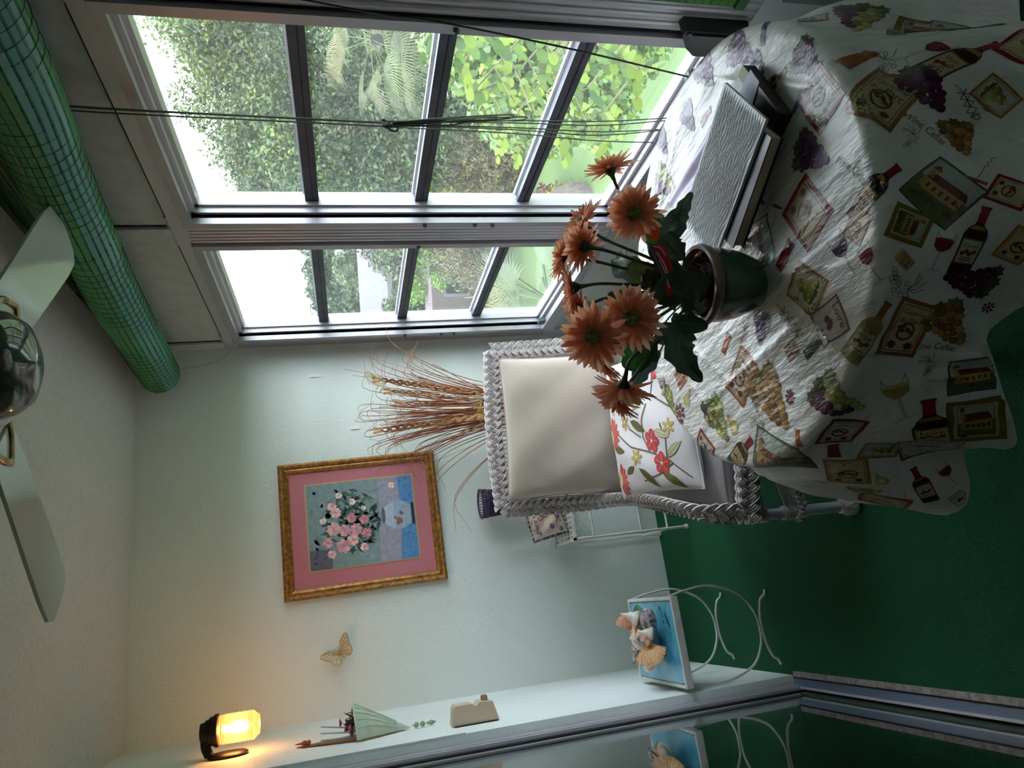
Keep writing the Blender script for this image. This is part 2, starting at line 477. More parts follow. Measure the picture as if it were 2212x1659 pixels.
def text_tris(txt):
    """outlines of a word as triangles; x from 0 to its width, capital height about 0.7"""
    if txt in _text: return _text[txt]
    cu = bpy.data.curves.new('word', 'FONT'); cu.body = txt; cu.resolution_u = 2
    o = bpy.data.objects.new('word', cu); COL.objects.link(o)
    me = bpy.data.meshes.new_from_object(o.evaluated_get(bpy.context.evaluated_depsgraph_get()))
    me.calc_loop_triangles()
    V = [(v.co.x, v.co.y) for v in me.vertices]
    T = [[V[i] for i in t.vertices] for t in me.loop_triangles]
    w = max(v[0] for v in V)
    bpy.data.objects.remove(o); bpy.data.meshes.remove(me); bpy.data.curves.remove(cu)
    _text[txt] = (T, w)
    return T, w
def word(txt, cx, cy, width, rgb, lay, bend=0.0, tall=1.0):
    T, w = text_tris(txt); k = width/w; out = []
    for t in T:
        P = []
        for x, y in t:
            X = (x-w/2)*k; Y = (y-0.33)*k*tall
            if bend: a = X*bend; X, Y = math.sin(a)/bend*(1-Y*bend), (math.cos(a)-1)/bend+Y
            P.append((cx+X, cy+Y))
        out.append((P, rgb, lay))
    return out
PURPLE, GREENG, BROWNG = (92, 34, 72), (168, 168, 92), (168, 124, 62)
LEAF, FOIL, GLASSB = (92, 110, 48), (150, 26, 44), (44, 32, 26)
def m_grapes(col=PURPLE, leaf=LEAF, seed=1, n=30, long=False, col2=None):
    r = random.Random(seed); out = []
    for k in range(3): out.append((leafpoly(-.28+.26*k, .40+.06*(k % 2), .19, r.random()*6), shade(leaf, .8+.4*r.random()), 0))
    rows = 7; c = []
    for j in range(rows):
        m = max(1, int(5*(1-(j/rows)**1.3)+.5))
        for i in range(m): c.append(((i-(m-1)/2)*.15+r.uniform(-.02, .02), .33-j*.13+r.uniform(-.02, .02)))
    for i, (x, y) in enumerate(c):
        cc = col2 if (col2 and x > 0) else col
        cc = shade(cc, .75+.55*r.random()); out.append((ell(x, y, .088, .088, 9), shade(cc, .8), 1)); out.append((ell(x-.018, y+.018, .062, .062, 8), cc, 2))
    out.append((stroke([(-.02, .40), (.03, .50)], .03)[0], (96, 84, 40), 2))
    return out
def m_bottle(body=GLASSB, foil=FOIL, label=(196, 178, 140), ink=(110, 54, 44), band=(166, 130, 60), w=.15, txt=None):
    out = [([(-w, -.5), (w, -.5), (w*1.04, .08), (w*.8, .17), (w*.36, .24), (w*.34, .32), (-w*.34, .32), (-w*.36, .24), (-w*.8, .17), (-w*1.04, .08)], body, 0),
           (rect(-w*.36, .26, w*.36, .5), foil, 1), (rect(-w*.44, .46, w*.44, .5), shade(foil, .8), 1),
           ([(-w*.7, .155), (w*.7, .155), (w*.5, .215), (-w*.5, .215)], band, 1),
           (rect(-w*.92, -.34, w*.92, .02), shade(band, .9), 1), (rect(-w*.84, -.32, w*.84, 0), label, 2)]
    for k in range(4): out.append((ell(-w*.5+w*.33*k, -.19+.03*(k % 2), w*.2, .035, 7), shade(ink, .9+.1*k), 3))
    out += word(txt or 'Wine', 0, -.07, w*1.3, ink, 3)
    out.append((rect(-w*.6, -.29, w*.6, -.275), ink, 3)); out.append((rect(-w*.5, -.255, w*.5, -.243), ink, 3))
    return out
def m_glass(wine=(118, 22, 46), line=(150, 146, 134)):
    out = [([(-.2, .30), (.2, .30), (.17, .12), (.06, .02), (-.06, .02), (-.17, .12)], wine, 1), (ell(0, .30, .2, .045, 12), shade(wine, 1.25), 2)]
    for pts in ([(-.2, .30), (-.185, .5)], [(.2, .30), (.185, .5)], [(-.015, .02), (-.012, -.42)], [(.015, .02), (.012, -.42)], [(-.18, -.46), (0, -.43), (.18, -.46)], arc(0, .5, .185, 180, 360, 8)):
        for q in stroke(pts, .012): out.append((q, line, 1))
    return out
def m_card(border=(166, 122, 52), inner=(214, 206, 184), content='grapes', w=.8, txt=None, ink=(96, 56, 44), bw=.07, seed=3):
    r = random.Random(seed); h = .5; out = [(rect(-w/2, -h, w/2, h), border, 0), (rect(-w/2+bw, -h+bw, w/2-bw, h-bw), inner, 1)]
    a, b = w/2-bw*1.5, h-bw*1.5
    for q in (stroke([(-a, -b), (a, -b)], .012)+stroke([(a, -b), (a, b)], .012)+stroke([(a, b), (-a, b)], .012)+stroke([(-a, b), (-a, -b)], .012)): out.append((q, shade(border, .6), 2))
    if content == 'grapes':
        for p, c, l in m_grapes(GREENG, LEAF, seed): out.append(([(x*.62, y*.62-.02) for x, y in p], c, l+2))
    elif content == 'house':
        out.append((rect(-a, -.02, a, b), (178, 186, 178), 2))
        out.append(([(-a, -b), (a, -b), (a, .02), (a*.3, .06), (-a*.5, .0), (-a, .04)], (104, 108, 62), 3))
        out.append((rect(-a*.7, -.16, a*.8, .06), (184, 150, 92), 4)); out.append(([(-a*.8, .05), (a*.9, .05), (a*.7, .19), (-a*.6, .19)], (110, 58, 46), 5))
        for k in range(5): out.append((rect(-a*.6+a*.28*k, -.1, -a*.6+a*.28*k+.05, -.01), (92, 66, 44), 5))
        out.append((rect(-a*.85, -.16, -a*.6, .26), (176, 146, 94), 5)); out.append(([(-a*.92, .25), (-a*.53, .25), (-a*.72, .36)], (120, 62, 48), 5))
        for k in range(6): out.append((ell(r.uniform(-a*.8, a*.8), -.27+r.uniform(-.06, .05), .07, .05, 7), (66+r.randint(0, 30), 84, 44), 5))
    elif content == 'leaf':
        for k in range(3): out.append((leafpoly(-.1+.1*k, -.08+.06*(k % 2), .12, k), shade(ink, .9+.2*k), 3))
    elif content == 'crest':
        out.append((ell(0, -.05, a*.62, .17, 14), shade(ink, 1.1), 3)); out.append((ell(0, -.05, a*.5, .13, 12), inner, 4))
        for k in range(7): out.append((ell(r.uniform(-.15, .15), -.05+r.uniform(-.09, .09), .05, .035, 6), shade(ink, 1+.3*r.random()), 5))
        for sx in (-1, 1): out.append((leafpoly(sx*a*.6, -.30, .09, 1), ink, 4))
    if txt:
        for i, t in enumerate(txt): out += word(t, 0, (b-.11)-.14*i, min(a*1.75, .13*len(t)), ink, 5)
    return out
def m_cork(c=(178, 144, 96)):
    return [([(-.3, -.5), (.3, -.5), (.32, .5), (-.32, .5)], c, 0), (ell(0, .5, .32, .12, 10), shade(c, 1.15), 1), (rect(-.2, -.25, .2, -.15), shade(c, .7), 1), (rect(-.2, .05, .15, .13), shade(c, .75), 1)]
def m_screw(c=(112, 110, 108)):
    out = []
    for s in (-1, 1):
        pts = [(s*.12*(1 if k % 2 == 0 else -1), .28-.17*k) for k in range(5)]
        for q in stroke(pts, .035): out.append((q, c, 1))
    pts = [(.035*(1 if k % 2 else -1), .30+.03*k) for k in range(7)]
    for q in stroke(pts, .022): out.append((q, shade(c, .5), 1))
    for q in stroke([(0, .3), (0, -.15)], .02): out.append((q, shade(c, .4), 2))
    for q in stroke(arc(0, -.44, .07, 0, 360, 10), .022): out.append((q, c, 1))
    return out
def m_tscrew(c=(150, 88, 44)):
    out = [([(-.28, .30), (.28, .36), (.30, .44), (-.28, .40)], c, 0)]
    for q in stroke([(0, .34), (0, 0)]+[(.03*(1 if k % 2 else -1), -.08*k) for k in range(1, 7)], .02): out.append((q, (96, 92, 86), 1))
    return out
def m_sketch(seed=2, c=(120, 104, 84)):
    r = random.Random(seed); out = []
    for k in range(16):
        x, y = r.uniform(-.25, .2), r.uniform(-.4, .12)
        if abs(x) < .3*(1-abs(y+.1)):
            for q in stroke(arc(x, y, .055, 0, 360, 7), .013): out.append((q, c, 0))
    for k in range(5):
        a = r.uniform(20, 160); p = (0, .15)
        for q in stroke([p, (p[0]+.2*math.cos(math.radians(a)), p[1]+.2*math.sin(math.radians(a))), (p[0]+.4*math.cos(math.radians(a+25)), p[1]+.36*math.sin(math.radians(a+25)))], .02): out.append((q, c, 0))
    return out
def m_scroll(seed=5, c=(176, 166, 144)):
    r = random.Random(seed); out = []
    for k in range(5):
        cx, cy, a0 = r.uniform(-.4, .4), r.uniform(-.4, .4), r.uniform(0, 360)
        for q in stroke([(cx+.16*(1-i/16)*math.cos(math.radians(a0+i*38)), cy+.16*(1-i/16)*math.sin(math.radians(a0+i*38))) for i in range(14)], .012): out.append((q, c, 0))
    return out
def m_pear(c=(196, 178, 112)):
    return [([(-.24, -.3), (0, -.42), (.24, -.3), (.26, -.1), (.1, .18), (.06, .45), (-.06, .45), (-.1, .18), (-.26, -.1)], c, 0), (ell(.0, -.14, .13, .16, 10), shade(c, 1.18), 1)]
def m_foil(c=FOIL): return [([(-.2, -.5), (.2, -.5), (.15, .45), (-.15, .45)], c, 0), (rect(-.19, .36, .19, .5), shade(c, .8), 1)]
def m_rosette(c=(110, 40, 64)):
    return [(ell(.3*math.cos(k*.8), .3*math.sin(k*.8), .14, .09, 6, rot=k*.8), shade(c, .8+.1*(k % 4)), 0) for k in range(8)]+[(ell(0, 0, .15, .15, 8), shade(c, 1.3), 1)]
def m_block(c=(186, 110, 62)): return [(rect(-.42, -.5, -.04, .5), c, 0), (rect(.06, -.5, .42, .5), shade(c, .92), 0)]+[(rect(-.36, -.3+.25*k, -.1, -.27+.25*k), shade(c, .6), 1) for k in range(3)]+[(rect(.12, -.3+.25*k, .36, -.27+.25*k), shade(c, .6), 1) for k in range(3)]
def m_cellar(c=(84, 78, 66)): return word('Wine Cellar', 0, 0, 1.0, c, 0, bend=.55, tall=1.15)
RED, GOLD, OLIVE, DKG, PLUM, AMBER = (146, 30, 44), (170, 124, 52), (122, 114, 42), (58, 66, 58), (92, 48, 84), (176, 96, 36)
MOTIF = {
 'bottle': lambda: m_bottle(), 'bottle_label': lambda: m_bottle(label=(206, 198, 178), txt='Cuvee'), 'bottle_pale': lambda: m_bottle((150, 140, 84), AMBER, (186, 180, 130), (74, 50, 66), (166, 150, 80), .17),
 'bottle_wide': lambda: m_bottle(w=.19, txt='Loire'), 'redglass': lambda: m_glass(), 'whiteglass': lambda: m_glass((176, 160, 84)), 'greyglass': lambda: m_glass((70, 58, 78)),
 'purple': lambda: m_grapes(PURPLE, LEAF, 4), 'green': lambda: m_grapes(GREENG, LEAF, 5), 'brown': lambda: m_grapes(BROWNG, (120, 112, 52), 6), 'mixed': lambda: m_grapes(PURPLE, LEAF, 7, col2=GREENG), 'lilac': lambda: m_grapes((126, 84, 140), (104, 112, 96), 8),
 'grapecard': lambda: m_card(), 'housecard': lambda: m_card(DKG, (168, 174, 160), 'house', 1.05, bw=.03), 'olivecard': lambda: m_card(OLIVE, (190, 180, 130), 'house', .86, bw=.11),
 'chard': lambda: m_card((150, 108, 54), (190, 178, 132), 'crest', .82, ['Chardonnay', 'au Parc']), 'cabernet': lambda: m_card((160, 96, 50), (206, 186, 150), 'crest', .70, ['Cabernet', 'du Parc']),
 'clement': lambda: m_card(RED, (212, 204, 184), 'crest', .86, ['CLEMENT'], (70, 44, 44), .085), 'redcard': lambda: m_card(RED, (200, 184, 144), 'crest', .86, None, (120, 56, 44), .085),
 'plumcard': lambda: m_card(PLUM, (212, 200, 190), 'leaf', .95, ['Loire'], (96, 62, 66), .03), 'goldcard': lambda: m_card(GOLD, (206, 182, 140), 'crest', .9),
 'screw': lambda: m_screw(), 'tscrew': lambda: m_tscrew(), 'cork': lambda: m_cork(), 'sketch': lambda: m_sketch(), 'scroll': lambda: m_scroll(), 'pear': lambda: m_pear(),
 'redfoil': lambda: m_foil(), 'darkfoil': lambda: m_foil((46, 38, 46)), 'amberfoil': lambda: m_foil(AMBER), 'plumfoil': lambda: m_foil((74, 50, 110)), 'rosette': lambda: m_rosette(), 'block': lambda: m_block(), 'cellar': lambda: m_cellar(),
}
# ------------------------------------------------------------------ round table under a printed cloth
#CLOTHFN
TC = (0.610, 1.180); TR = 0.418; TZ = 0.745
_DROP = [(0, .30), (20, .36), (45, .46), (70, .34), (90, .24), (120, .12), (138, .07), (148, .10), (156, .15), (164, .24), (172, .33), (180, .40),
         (188, .395), (194, .30), (200, .365), (206, .345), (212, .295), (218, .265), (224, .235), (229, .205), (233, .32), (238, .45), (243, .48), (252, .50), (265, .52),
         (280, .46), (300, .44), (318, .50), (335, .42), (350, .33), (360, .30)]
_FLARE = [(0, .10), (12, .25), (25, .08), (45, .34), (60, .10), (80, .22), (100, .06), (120, .2), (136, .2), (148, .42), (160, .44), (170, .34), (178, .37),
          (184, .38), (190, .14), (195, .06), (201, .30), (209, .24), (220, .10), (231, .02), (238, .10), (247, .30), (258, .22), (268, .06), (279, .26),
          (290, .22), (300, .02), (309, .20), (318, .34), (327, .06), (337, .24), (348, .20), (360, .10)]
_CREASE = [((-.14, -.17), (-.36, -.28), .006, .012), ((-.10, -.16), (.05, -.05), .004, .010), ((.02, -.40), (.36, .02), .004, .009),
           ((.10, -.38), (.40, -.05), .004, .008), ((-.05, -.33), (.28, .10), .003, .008), ((-.40, .08), (-.10, .32), .004, .010),
           ((-.33, .0), (-.02, .30), .003, .008), ((-.2, -.36), (-.1, -.1), .003, .010), ((.3, -.25), (.2, .3), .003, .012),
           ((.0, .38), (.40, .10), .004, .010), ((.12, .36), (.38, .02), .003, .008), ((-.42, -.05), (-.2, .06), .003, .010),
           ((-0.20, -0.32), (-0.27, 0.23), 0.0042, 0.008), ((-0.13, -0.34), (-0.15, 0.10), 0.0035, 0.009), ((-0.07, -0.35), (-0.12, 0.13), 0.0031, 0.006), ((-0.01, -0.28), (-0.03, 0.18), 0.0039, 0.010), ((0.03, -0.23), (0.02, 0.15), 0.0043, 0.006), ((0.07, -0.33), (-0.00, 0.21), 0.0038, 0.007), ((0.14, -0.30), (0.11, 0.06), 0.0037, 0.010), ((0.20, -0.21), (0.19, 0.30), 0.0038, 0.007), ((0.26, -0.21), (0.21, 0.32), 0.0039, 0.007)]
def _interp(tab, deg):
    xs = np.array([t[0] for t in tab], float); ys = np.array([t[1] for t in tab], float)
    out = np.zeros_like(deg)
    for k in range(-2, 3):               # light smoothing so that the folds are round
        out += np.interp((deg + k*2.2) % 360, xs, ys)
    return out/5
def cloth(s, t):
    """cloth coordinates (metres from the table's middle, lying flat) -> room coordinates of the draped cloth"""
    s = np.asarray(s, float); t = np.asarray(t, float)
    rho = np.hypot(s, t); phi = np.arctan2(t, s); deg = np.degrees(phi) % 360
    rr = 0.016
    d = np.maximum(rho-TR, 0)
    a = np.minimum(d/rr, math.pi/2)
    dd = np.maximum(d - rr*math.pi/2, 0)
    fl = _interp(_FLARE, deg)
    off = fl*dd*np.clip(dd/0.10, 0, 1)
    off = np.minimum(off, dd*0.85)
    r = np.minimum(rho, TR) + rr*np.sin(a) + off
    z = TZ - rr*(1-np.cos(a)) - np.sqrt(np.maximum(dd*dd-off*off, 0))
    h = np.zeros_like(s)
    for (p, q, hh, w) in _CREASE:
        vx, vy = q[0]-p[0], q[1]-p[1]; L2 = vx*vx+vy*vy
        u = np.clip(((s-p[0])*vx+(t-p[1])*vy)/L2, 0, 1)
        dist = np.hypot(s-p[0]-u*vx, t-p[1]-u*vy)
        h += hh*np.exp(-dist/w)*np.clip(4*u*(1-u)+.15, 0, 1)
    h += 0.0012*np.sin(37*s+11*t+3*np.sin(9*t))*np.sin(29*t-13*s+2*np.sin(11*s))
    top = np.clip(1-d/0.03, 0, 1)
    side = np.clip(d/0.05, 0, 1)*0.0022*np.sin(phi*41+9*np.sin(phi*5))*np.cos(rho*23+phi*7)
    return np.stack([TC[0]+(r+side)*np.cos(phi), TC[1]+(r+side)*np.sin(phi), z+h*top], -1)
def cloth_drop(deg): return _interp(_DROP, np.asarray(deg, float))
#CLOTHFN
CLOTH_PRINT = [
 ('bottle', 0.119, -0.596, -2.63, 0.16), ('redglass', 0.147, -0.552, -2.63, 0.099), ('purple', 0.055, -0.539, -1.18, 0.099), 
 ('screw', 0.025, -0.6, -1.16, 0.079), ('grapecard', 0.033, -0.649, -0.8, 0.075), ('redcard', 0.146, -0.708, 0.91, 0.096), 
 ('housecard', 0.322, -0.631, -1.6, 0.115), ('olivecard', 0.312, -0.563, -1.57, 0.115), ('cork', 0.254, -0.517, -1.61, 0.05), 
 ('chard', 0.042, -0.469, -2.34, 0.107), ('cellar', -0.023, -0.523, -2.5, 0.085), ('sketch', -0.039, -0.496, -2.16, 0.05), 
 ('amberfoil', 0.136, -0.447, -2.44, 0.071), ('sketch', 0.125, -0.488, -1.84, 0.076), ('brown', -0.052, -0.569, -1.69, 0.075), 
 ('mixed', 0.326, -0.449, -1.53, 0.12), ('clement', 0.332, -0.37, -2.92, 0.053), ('scroll', -0.067, -0.638, -3.25, 0.032), 
 ('scroll', 0.375, -0.51, -2.01, 0.057), ('housecard', -0.145, -0.505, -2.72, 0.092), ('olivecard', -0.178, -0.439, -3.92, 0.064), 
 ('cork', -0.227, -0.413, -1.25, 0.03), ('bottle_label', -0.243, -0.514, -2.25, 0.123), ('redglass', -0.239, -0.464, -2.28, 0.07), 
 ('purple', -0.316, -0.49, -3.89, 0.087), ('redcard', -0.182, -0.593, -3.99, 0.062), ('tscrew', -0.127, -0.576, 0.68, 0.066), 
 ('bottle', -0.105, -0.406, -2.78, 0.113), ('goldcard', -0.285, -0.574, -2.5, 0.063), ('greyglass', -0.168, -0.32, -1.32, 0.088), 
 ('redglass', -0.205, -0.364, -1.46, 0.068), ('sketch', -0.263, -0.395, -4.29, 0.077), ('scroll', -0.326, -0.441, -4.01, 0.042), 
 ('cabernet', -0.338, -0.367, -2.53, 0.103), ('brown', -0.385, -0.424, -1.67, 0.099), ('cellar', -0.403, -0.383, -2.43, 0.085), 
 ('sketch', -0.43, -0.354, -2.24, 0.05), ('housecard', -0.507, -0.388, -2.29, 0.08), ('whiteglass', -0.454, -0.275, -2.04, 0.109), 
 ('plumcard', -0.251, -0.251, -3.04, 0.068), ('bottle_pale', -0.298, -0.315, -2.69, 0.109), ('mixed', -0.38, -0.204, -1.19, 0.101), 
 ('rosette', -0.396, -0.498, -4.61, 0.031), ('grapecard', -0.176, -0.219, -4.04, 0.086), ('screw', -0.206, -0.152, -1.1, 0.093), 
 ('lilac', -0.188, -0.067, -2.15, 0.063), ('cabernet', -0.251, 0.031, -2.5, 0.105), ('brown', -0.304, -0.052, -1.65, 0.054), 
 ('block', -0.259, -0.139, -3, 0.036), ('darkfoil', -0.274, -0.195, -2.9, 0.054), ('sketch', -0.177, -0.008, -2.51, 0.052), 
 ('rosette', -0.334, -0.101, -2.88, 0.034), ('block', -0.168, 0.276, -2.9, 0.056), ('amberfoil', -0.17, 0.059, -2.59, 0.049), 
 ('pear', -0.224, 0.267, -2.55, 0.057), ('clement', -0.352, 0.239, -4.04, 0.074), ('purple', -0.279, 0.194, -1.46, 0.045), 
 ('green', -0.31, 0.154, -1.15, 0.101), ('pear', -0.331, 0.105, -1.03, 0.061), ('cellar', -0.337, 0.002, -2.89, 0.085), 
 ('sketch', -0.352, 0.019, -1.15, 0.047), ('brown', -0.325, -0.047, -1.22, 0.123), ('housecard', -0.436, 0.002, -2.2, 0.115), 
 ('bottle_wide', -0.394, 0.098, -2.81, 0.11), ('amberfoil', -0.409, -0.092, -1.9, 0.035), ('green', -0.221, 0.364, -1.05, 0.101), 
 ('rosette', -0.248, 0.322, -2.88, 0.064), ('plumcard', -0.158, 0.385, -1.82, 0.041), ('rosette', -0.337, -0.1, -2.57, 0.026), 
 ('clement', -0.451, -0.157, -2.72, 0.08), ('grapecard', -0.574, -0.128, -4.36, 0.077), ('redfoil', -0.494, -0.092, -2.42, 0.06), 
 ('bottle_wide', -0.554, -0.258, -2.21, 0.16), ('plumcard', -0.633, -0.185, -2.35, 0.115), ('olivecard', -0.596, -0.318, -2.29, 0.115), 
 ('pear', -0.687, -0.203, -2.31, 0.07), ('bottle_label', -0.707, -0.066, -2.24, 0.108), ('redglass', -0.742, -0.104, -2.09, 0.064), 
 ('plumcard', -0.792, -0.062, -1.91, 0.034), ('goldcard', -0.561, -0.04, -2.47, 0.089), ('pear', -0.625, -0.051, -2.08, 0.049), 
 ('pear', -0.557, 0.046, -1.52, 0.037), ('green', -0.631, 0.008, -0.67, 0.063), ('redcard', -0.695, 0.054, -2.75, 0.115), 
 ('tscrew', -0.702, -0.015, 0.61, 0.051), ('lilac', 0.022, -0.315, -0.88, 0.088), ('redcard', -0.058, -0.265, -4.34, 0.102), 
 ('housecard', -0.04, -0.121, -3.31, 0.088), ('redfoil', -0.096, -0.186, -2.67, 0.06), ('redfoil', 0.009, -0.036, -2.87, 0.034), 
 ('green', 0.047, -0.157, -1.18, 0.056), ('sketch', 0.039, -0.084, -1.41, 0.053), ('tscrew', -0.02, -0.187, -2.43, 0.051), 
 ('goldcard', -0.138, -0.361, -2.52, 0.049), ('scroll', -0.078, -0.339, -4.01, 0.046), ('lilac', 0.324, -0.214, -1, 0.086), 
 ('plumfoil', 0.302, -0.282, -2.15, 0.043), ('lilac', 0.26, -0.246, -1.18, 0.055), ('lilac', 0.341, 0.004, -1.39, 0.071), 
 ('lilac', 0.381, -0.093, -1.25, 0.09), ('redfoil', 0.297, -0.057, -3.05, 0.047), ('sketch', 0.179, -0.269, -1.3, 0.077), 
 ('plumfoil', 0.123, -0.313, -2.57, 0.03), ('clement', 0.092, -0.364, -4.4, 0.089), ('purple', 0.17, -0.361, -1.11, 0.08), 
 ('bottle', 0.2, -0.269, -3.25, 0.086), ('lilac', 0.368, 0.13, -1.34, 0.065), ('mixed', 0.281, 0.16, -0.89, 0.104), 
 ('goldcard', 0.171, -0.147, 0.01, 0.073), ('cellar', -0.054, -0.386, -2.64, 0.085), ('scroll', -0.268, -0.334, -4.15, 0.035), 
 ('scroll', -0.228, -0.195, -3.7, 0.052), ('scroll', -0.141, -0.013, -3.41, 0.069), ('scroll', -0.264, -0.058, -3.32, 0.059), 
 ('scroll', -0.248, 0.123, -3.79, 0.059), ('scroll', -0.464, -0.322, -4.25, 0.035), ('scroll', -0.478, -0.233, -4.26, 0.029), 
 ('scroll', -0.659, -0.125, -4.36, 0.036), ('scroll', -0.383, -0.156, -3.59, 0.054), ('scroll', -0.488, 0.114, -3.12, 0.1), 
 ('purple', -0.075, -0.012, -1.02, 0.067), ('grapecard', -0.058, 0.072, -3.09, 0.085), 
]
wood_dk = M('dark_table_wood', (92, 62, 40), 0.5, var=(6, (70, 46, 30)), stretch=(1, 8, 1))
tb = empty('round_table', (TC[0], TC[1], 0), 'round wooden pedestal table hidden under the wine-print cloth', 'table')
MB().lathe([(0.0, 0.712), (0.40, 0.712), (0.412, 0.72), (0.412, 0.738), (0.405, 0.742), (0.0, 0.742)], c=(TC[0], TC[1], 0), n=64).build('tabletop', wood_dk, tb)
MB().lathe([(0.05, 0.10), (0.055, 0.14), (0.035, 0.22), (0.045, 0.40), (0.032, 0.55), (0.06, 0.66), (0.10, 0.712)], c=(TC[0], TC[1], 0), n=20).build('pedestal', wood_dk, tb)
for k in range(4):
    a = math.radians(45+90*k); dx, dy = math.cos(a), math.sin(a)
    MB().tube(path([(TC[0], TC[1], 0.16), (TC[0]+dx*.12, TC[1]+dy*.12, 0.14), (TC[0]+dx*.24, TC[1]+dy*.24, 0.05), (TC[0]+dx*.28, TC[1]+dy*.28, 0.018)], 6), 0.018, 8).build('leg', wood_dk, tb)

def plastic_cloth(name, rgb, attr=None):
    m = M(name, rgb, 0.34, var=(55, (236, 234, 228)) if attr else (10, (226, 222, 214)), bump=(17, 0.55, 0.018), bump2=(75, 0.45, 0.005), spec=0.45, attr=attr, stretch=(1.7, 0.55, 1.0), coat=0.35)
    return m
cloth_m = plastic_cloth('wipe_clean_cloth', (230, 227, 221))
print_m = plastic_cloth('cloth_print', (255, 255, 255), 'Col')
tcl = empty('tablecloth', (TC[0], TC[1], TZ), 'cream wipe-clean tablecloth printed with wine bottles, grapes and labels', 'tablecloth')
nphi, ntop, nside = 540, 78, 60
deg = np.arange(nphi)*360/nphi; dr_ = cloth_drop(deg)
rows = [np.full(nphi, TR*k/ntop) for k in range(1, ntop+1)] + [TR+dr_*(k/nside) for k in range(1, nside+1)]
RHO = np.array(rows); PHI = np.radians(deg)[None, :]
PTS = cloth(RHO*np.cos(PHI), RHO*np.sin(PHI)).reshape(-1, 3)
cmb = MB(); cmb.v = [tuple(p) for p in PTS]; nr = len(rows)
cmb.v.append(tuple(cloth(0.0, 0.0)))
for i in range(nr-1):
    for j in range(nphi):
        j2 = (j+1) % nphi; cmb._f((i*nphi+j, i*nphi+j2, (i+1)*nphi+j2, (i+1)*nphi+j))
for j in range(nphi): cmb._f((nr*nphi, (j+1) % nphi, j))
co = cmb.build('cloth', cloth_m, tcl, fixn=False)
co.data.shade_smooth()
pr = Print(0.010)
for k, cx, cy, an, size in CLOTH_PRINT:
    pr.put(MOTIF[k](), (cx, cy), an, size)
def _keep(a, b):
    dg = np.degrees(np.arctan2(b, a)) % 360
    return np.hypot(a, b) < TR + cloth_drop(dg) - 0.003
po = pr.build('printed_motifs', cloth, print_m, tcl, eps=0.0007, step=0.00014, keep=_keep)
po['kind'] = 'stuff'; po['label'] = 'print of wine bottles, grapes, labels and the words Wine Cellar'
# ------------------------------------------------------------------ white wicker armchair
wick = M('white_wicker', (212, 204, 202), 0.45, var=(40, (190, 182, 182)), spec=0.4)
wick_leg = M('white_painted_rattan', (196, 200, 212), 0.4)
CB, CR, CF = Vector((0.325, 2.71, 0)), Vector((0.972, -0.235, 0)), Vector((-0.235, -0.972, 0))
def ch(u, v, z): return CB + CR*u + CF*v + Vector((0, 0, z))
def braid(mb, pts, width, thick, pitch, outv, canes=4, sub=10, r=None):
    """three strands of several canes plaited along a path; outv(i) = direction the flat of the plait faces"""
    P = path(pts, sub)
    L = [0.0]
    for a, b in zip(P, P[1:]): L.append(L[-1]+(b-a).length)
    n = max(12, int(L[-1]/pitch*12)); La = np.array(L)
    XS = [np.interp(np.linspace(0, L[-1], n+1), La, [p[k] for p in P]) for k in range(3)]
    Q = [Vector((XS[0][i], XS[1][i], XS[2][i])) for i in range(n+1)]
    r = r or width*0.055
    for k in range(3):
        for c in range(canes):
            line = []
            for i, q in enumerate(Q):
                t = (Q[min(i+1, n)]-Q[max(i-1, 0)]).normalized()
                o = outv(q, t); o = (o-t*o.dot(t)).normalized(); s = t.cross(o)
                th = 2*math.pi*(i*(L[-1]/n)/pitch)/1.0 + 2*math.pi*k/3
                lat = math.sin(th)*width*0.34; dep = math.sin(2*th)*thick*0.36
                slope = math.cos(th)*width*0.34*2*math.pi/pitch
                nn = (s - t*slope)/math.sqrt(1+slope*slope)
                sh = (c-(canes-1)/2)*r*1.95
                line.append(q + s*lat + nn*sh + o*(dep+thick*.3))
            mb.tube(line, r, 5, ref=Vector((.31, .2, .93)))
    return mb
chair = empty('wicker_armchair', (*ch(0.31, 0.4, 0).xy, 0), 'white wicker armchair with plaited edges beside the draped table', 'chair')
W = 0.62
front = -CF; outw = lambda s: (lambda q, t: CR*s)
upv = lambda q, t: Vector((0, 0, 1))+CF*0.4
def side(u, s):
    du = lambda x: u + s*x
    return [ch(u, -0.02, .935), ch(u, 0.005, .80), ch(u, 0.035, .67), ch(du(-.010), 0.10, .565), ch(du(-.030), 0.26, .527), ch(du(-.040), 0.48, .520),
            ch(du(-.034), 0.66, .508), ch(du(-.022), 0.765, .475), ch(du(-.014), 0.81, .395)]
for u, s in ((0, -1), (W, 1)):
    def ov(q, t, s=s):
        k = min(1, max(0, abs(t.z)))            # on the uprights the plait faces forward, on the arm it faces up and out
        return CF*(0.25+k*0.9) + CR*(s*0.75*(1-k)+s*.35) + Vector((0, 0, 1))*(1-k)*0.9
    braid(MB(), side(u, s), 0.066, 0.030, 0.088, ov).build('arm_braid', wick, chair)
braid(MB(), [ch(0, -0.02, .93), ch(0.16, -0.02, .940), ch(W/2, -0.02, .944), ch(W-.16, -0.02, .940), ch(W, -0.02, .93)], 0.066, 0.030, 0.088, lambda q, t: CF+Vector((0, 0, .5))).build('back_braid', wick, chair)
braid(MB(), [ch(-.01, 0.815, .375), ch(W/2, 0.835, .375), ch(W+.01, 0.815, .375)], 0.070, 0.030, 0.090, lambda q, t: CF+Vector((0, 0, .35))).build('front_braid', wick, chair)
canes = MB()
for k in range(34):
    u = 0.03+(W-0.06)*k/33
    canes.tube([ch(u, -0.03, .92), ch(u, 0.02, .66), ch(u, 0.06, .36)], 0.0042, 5)
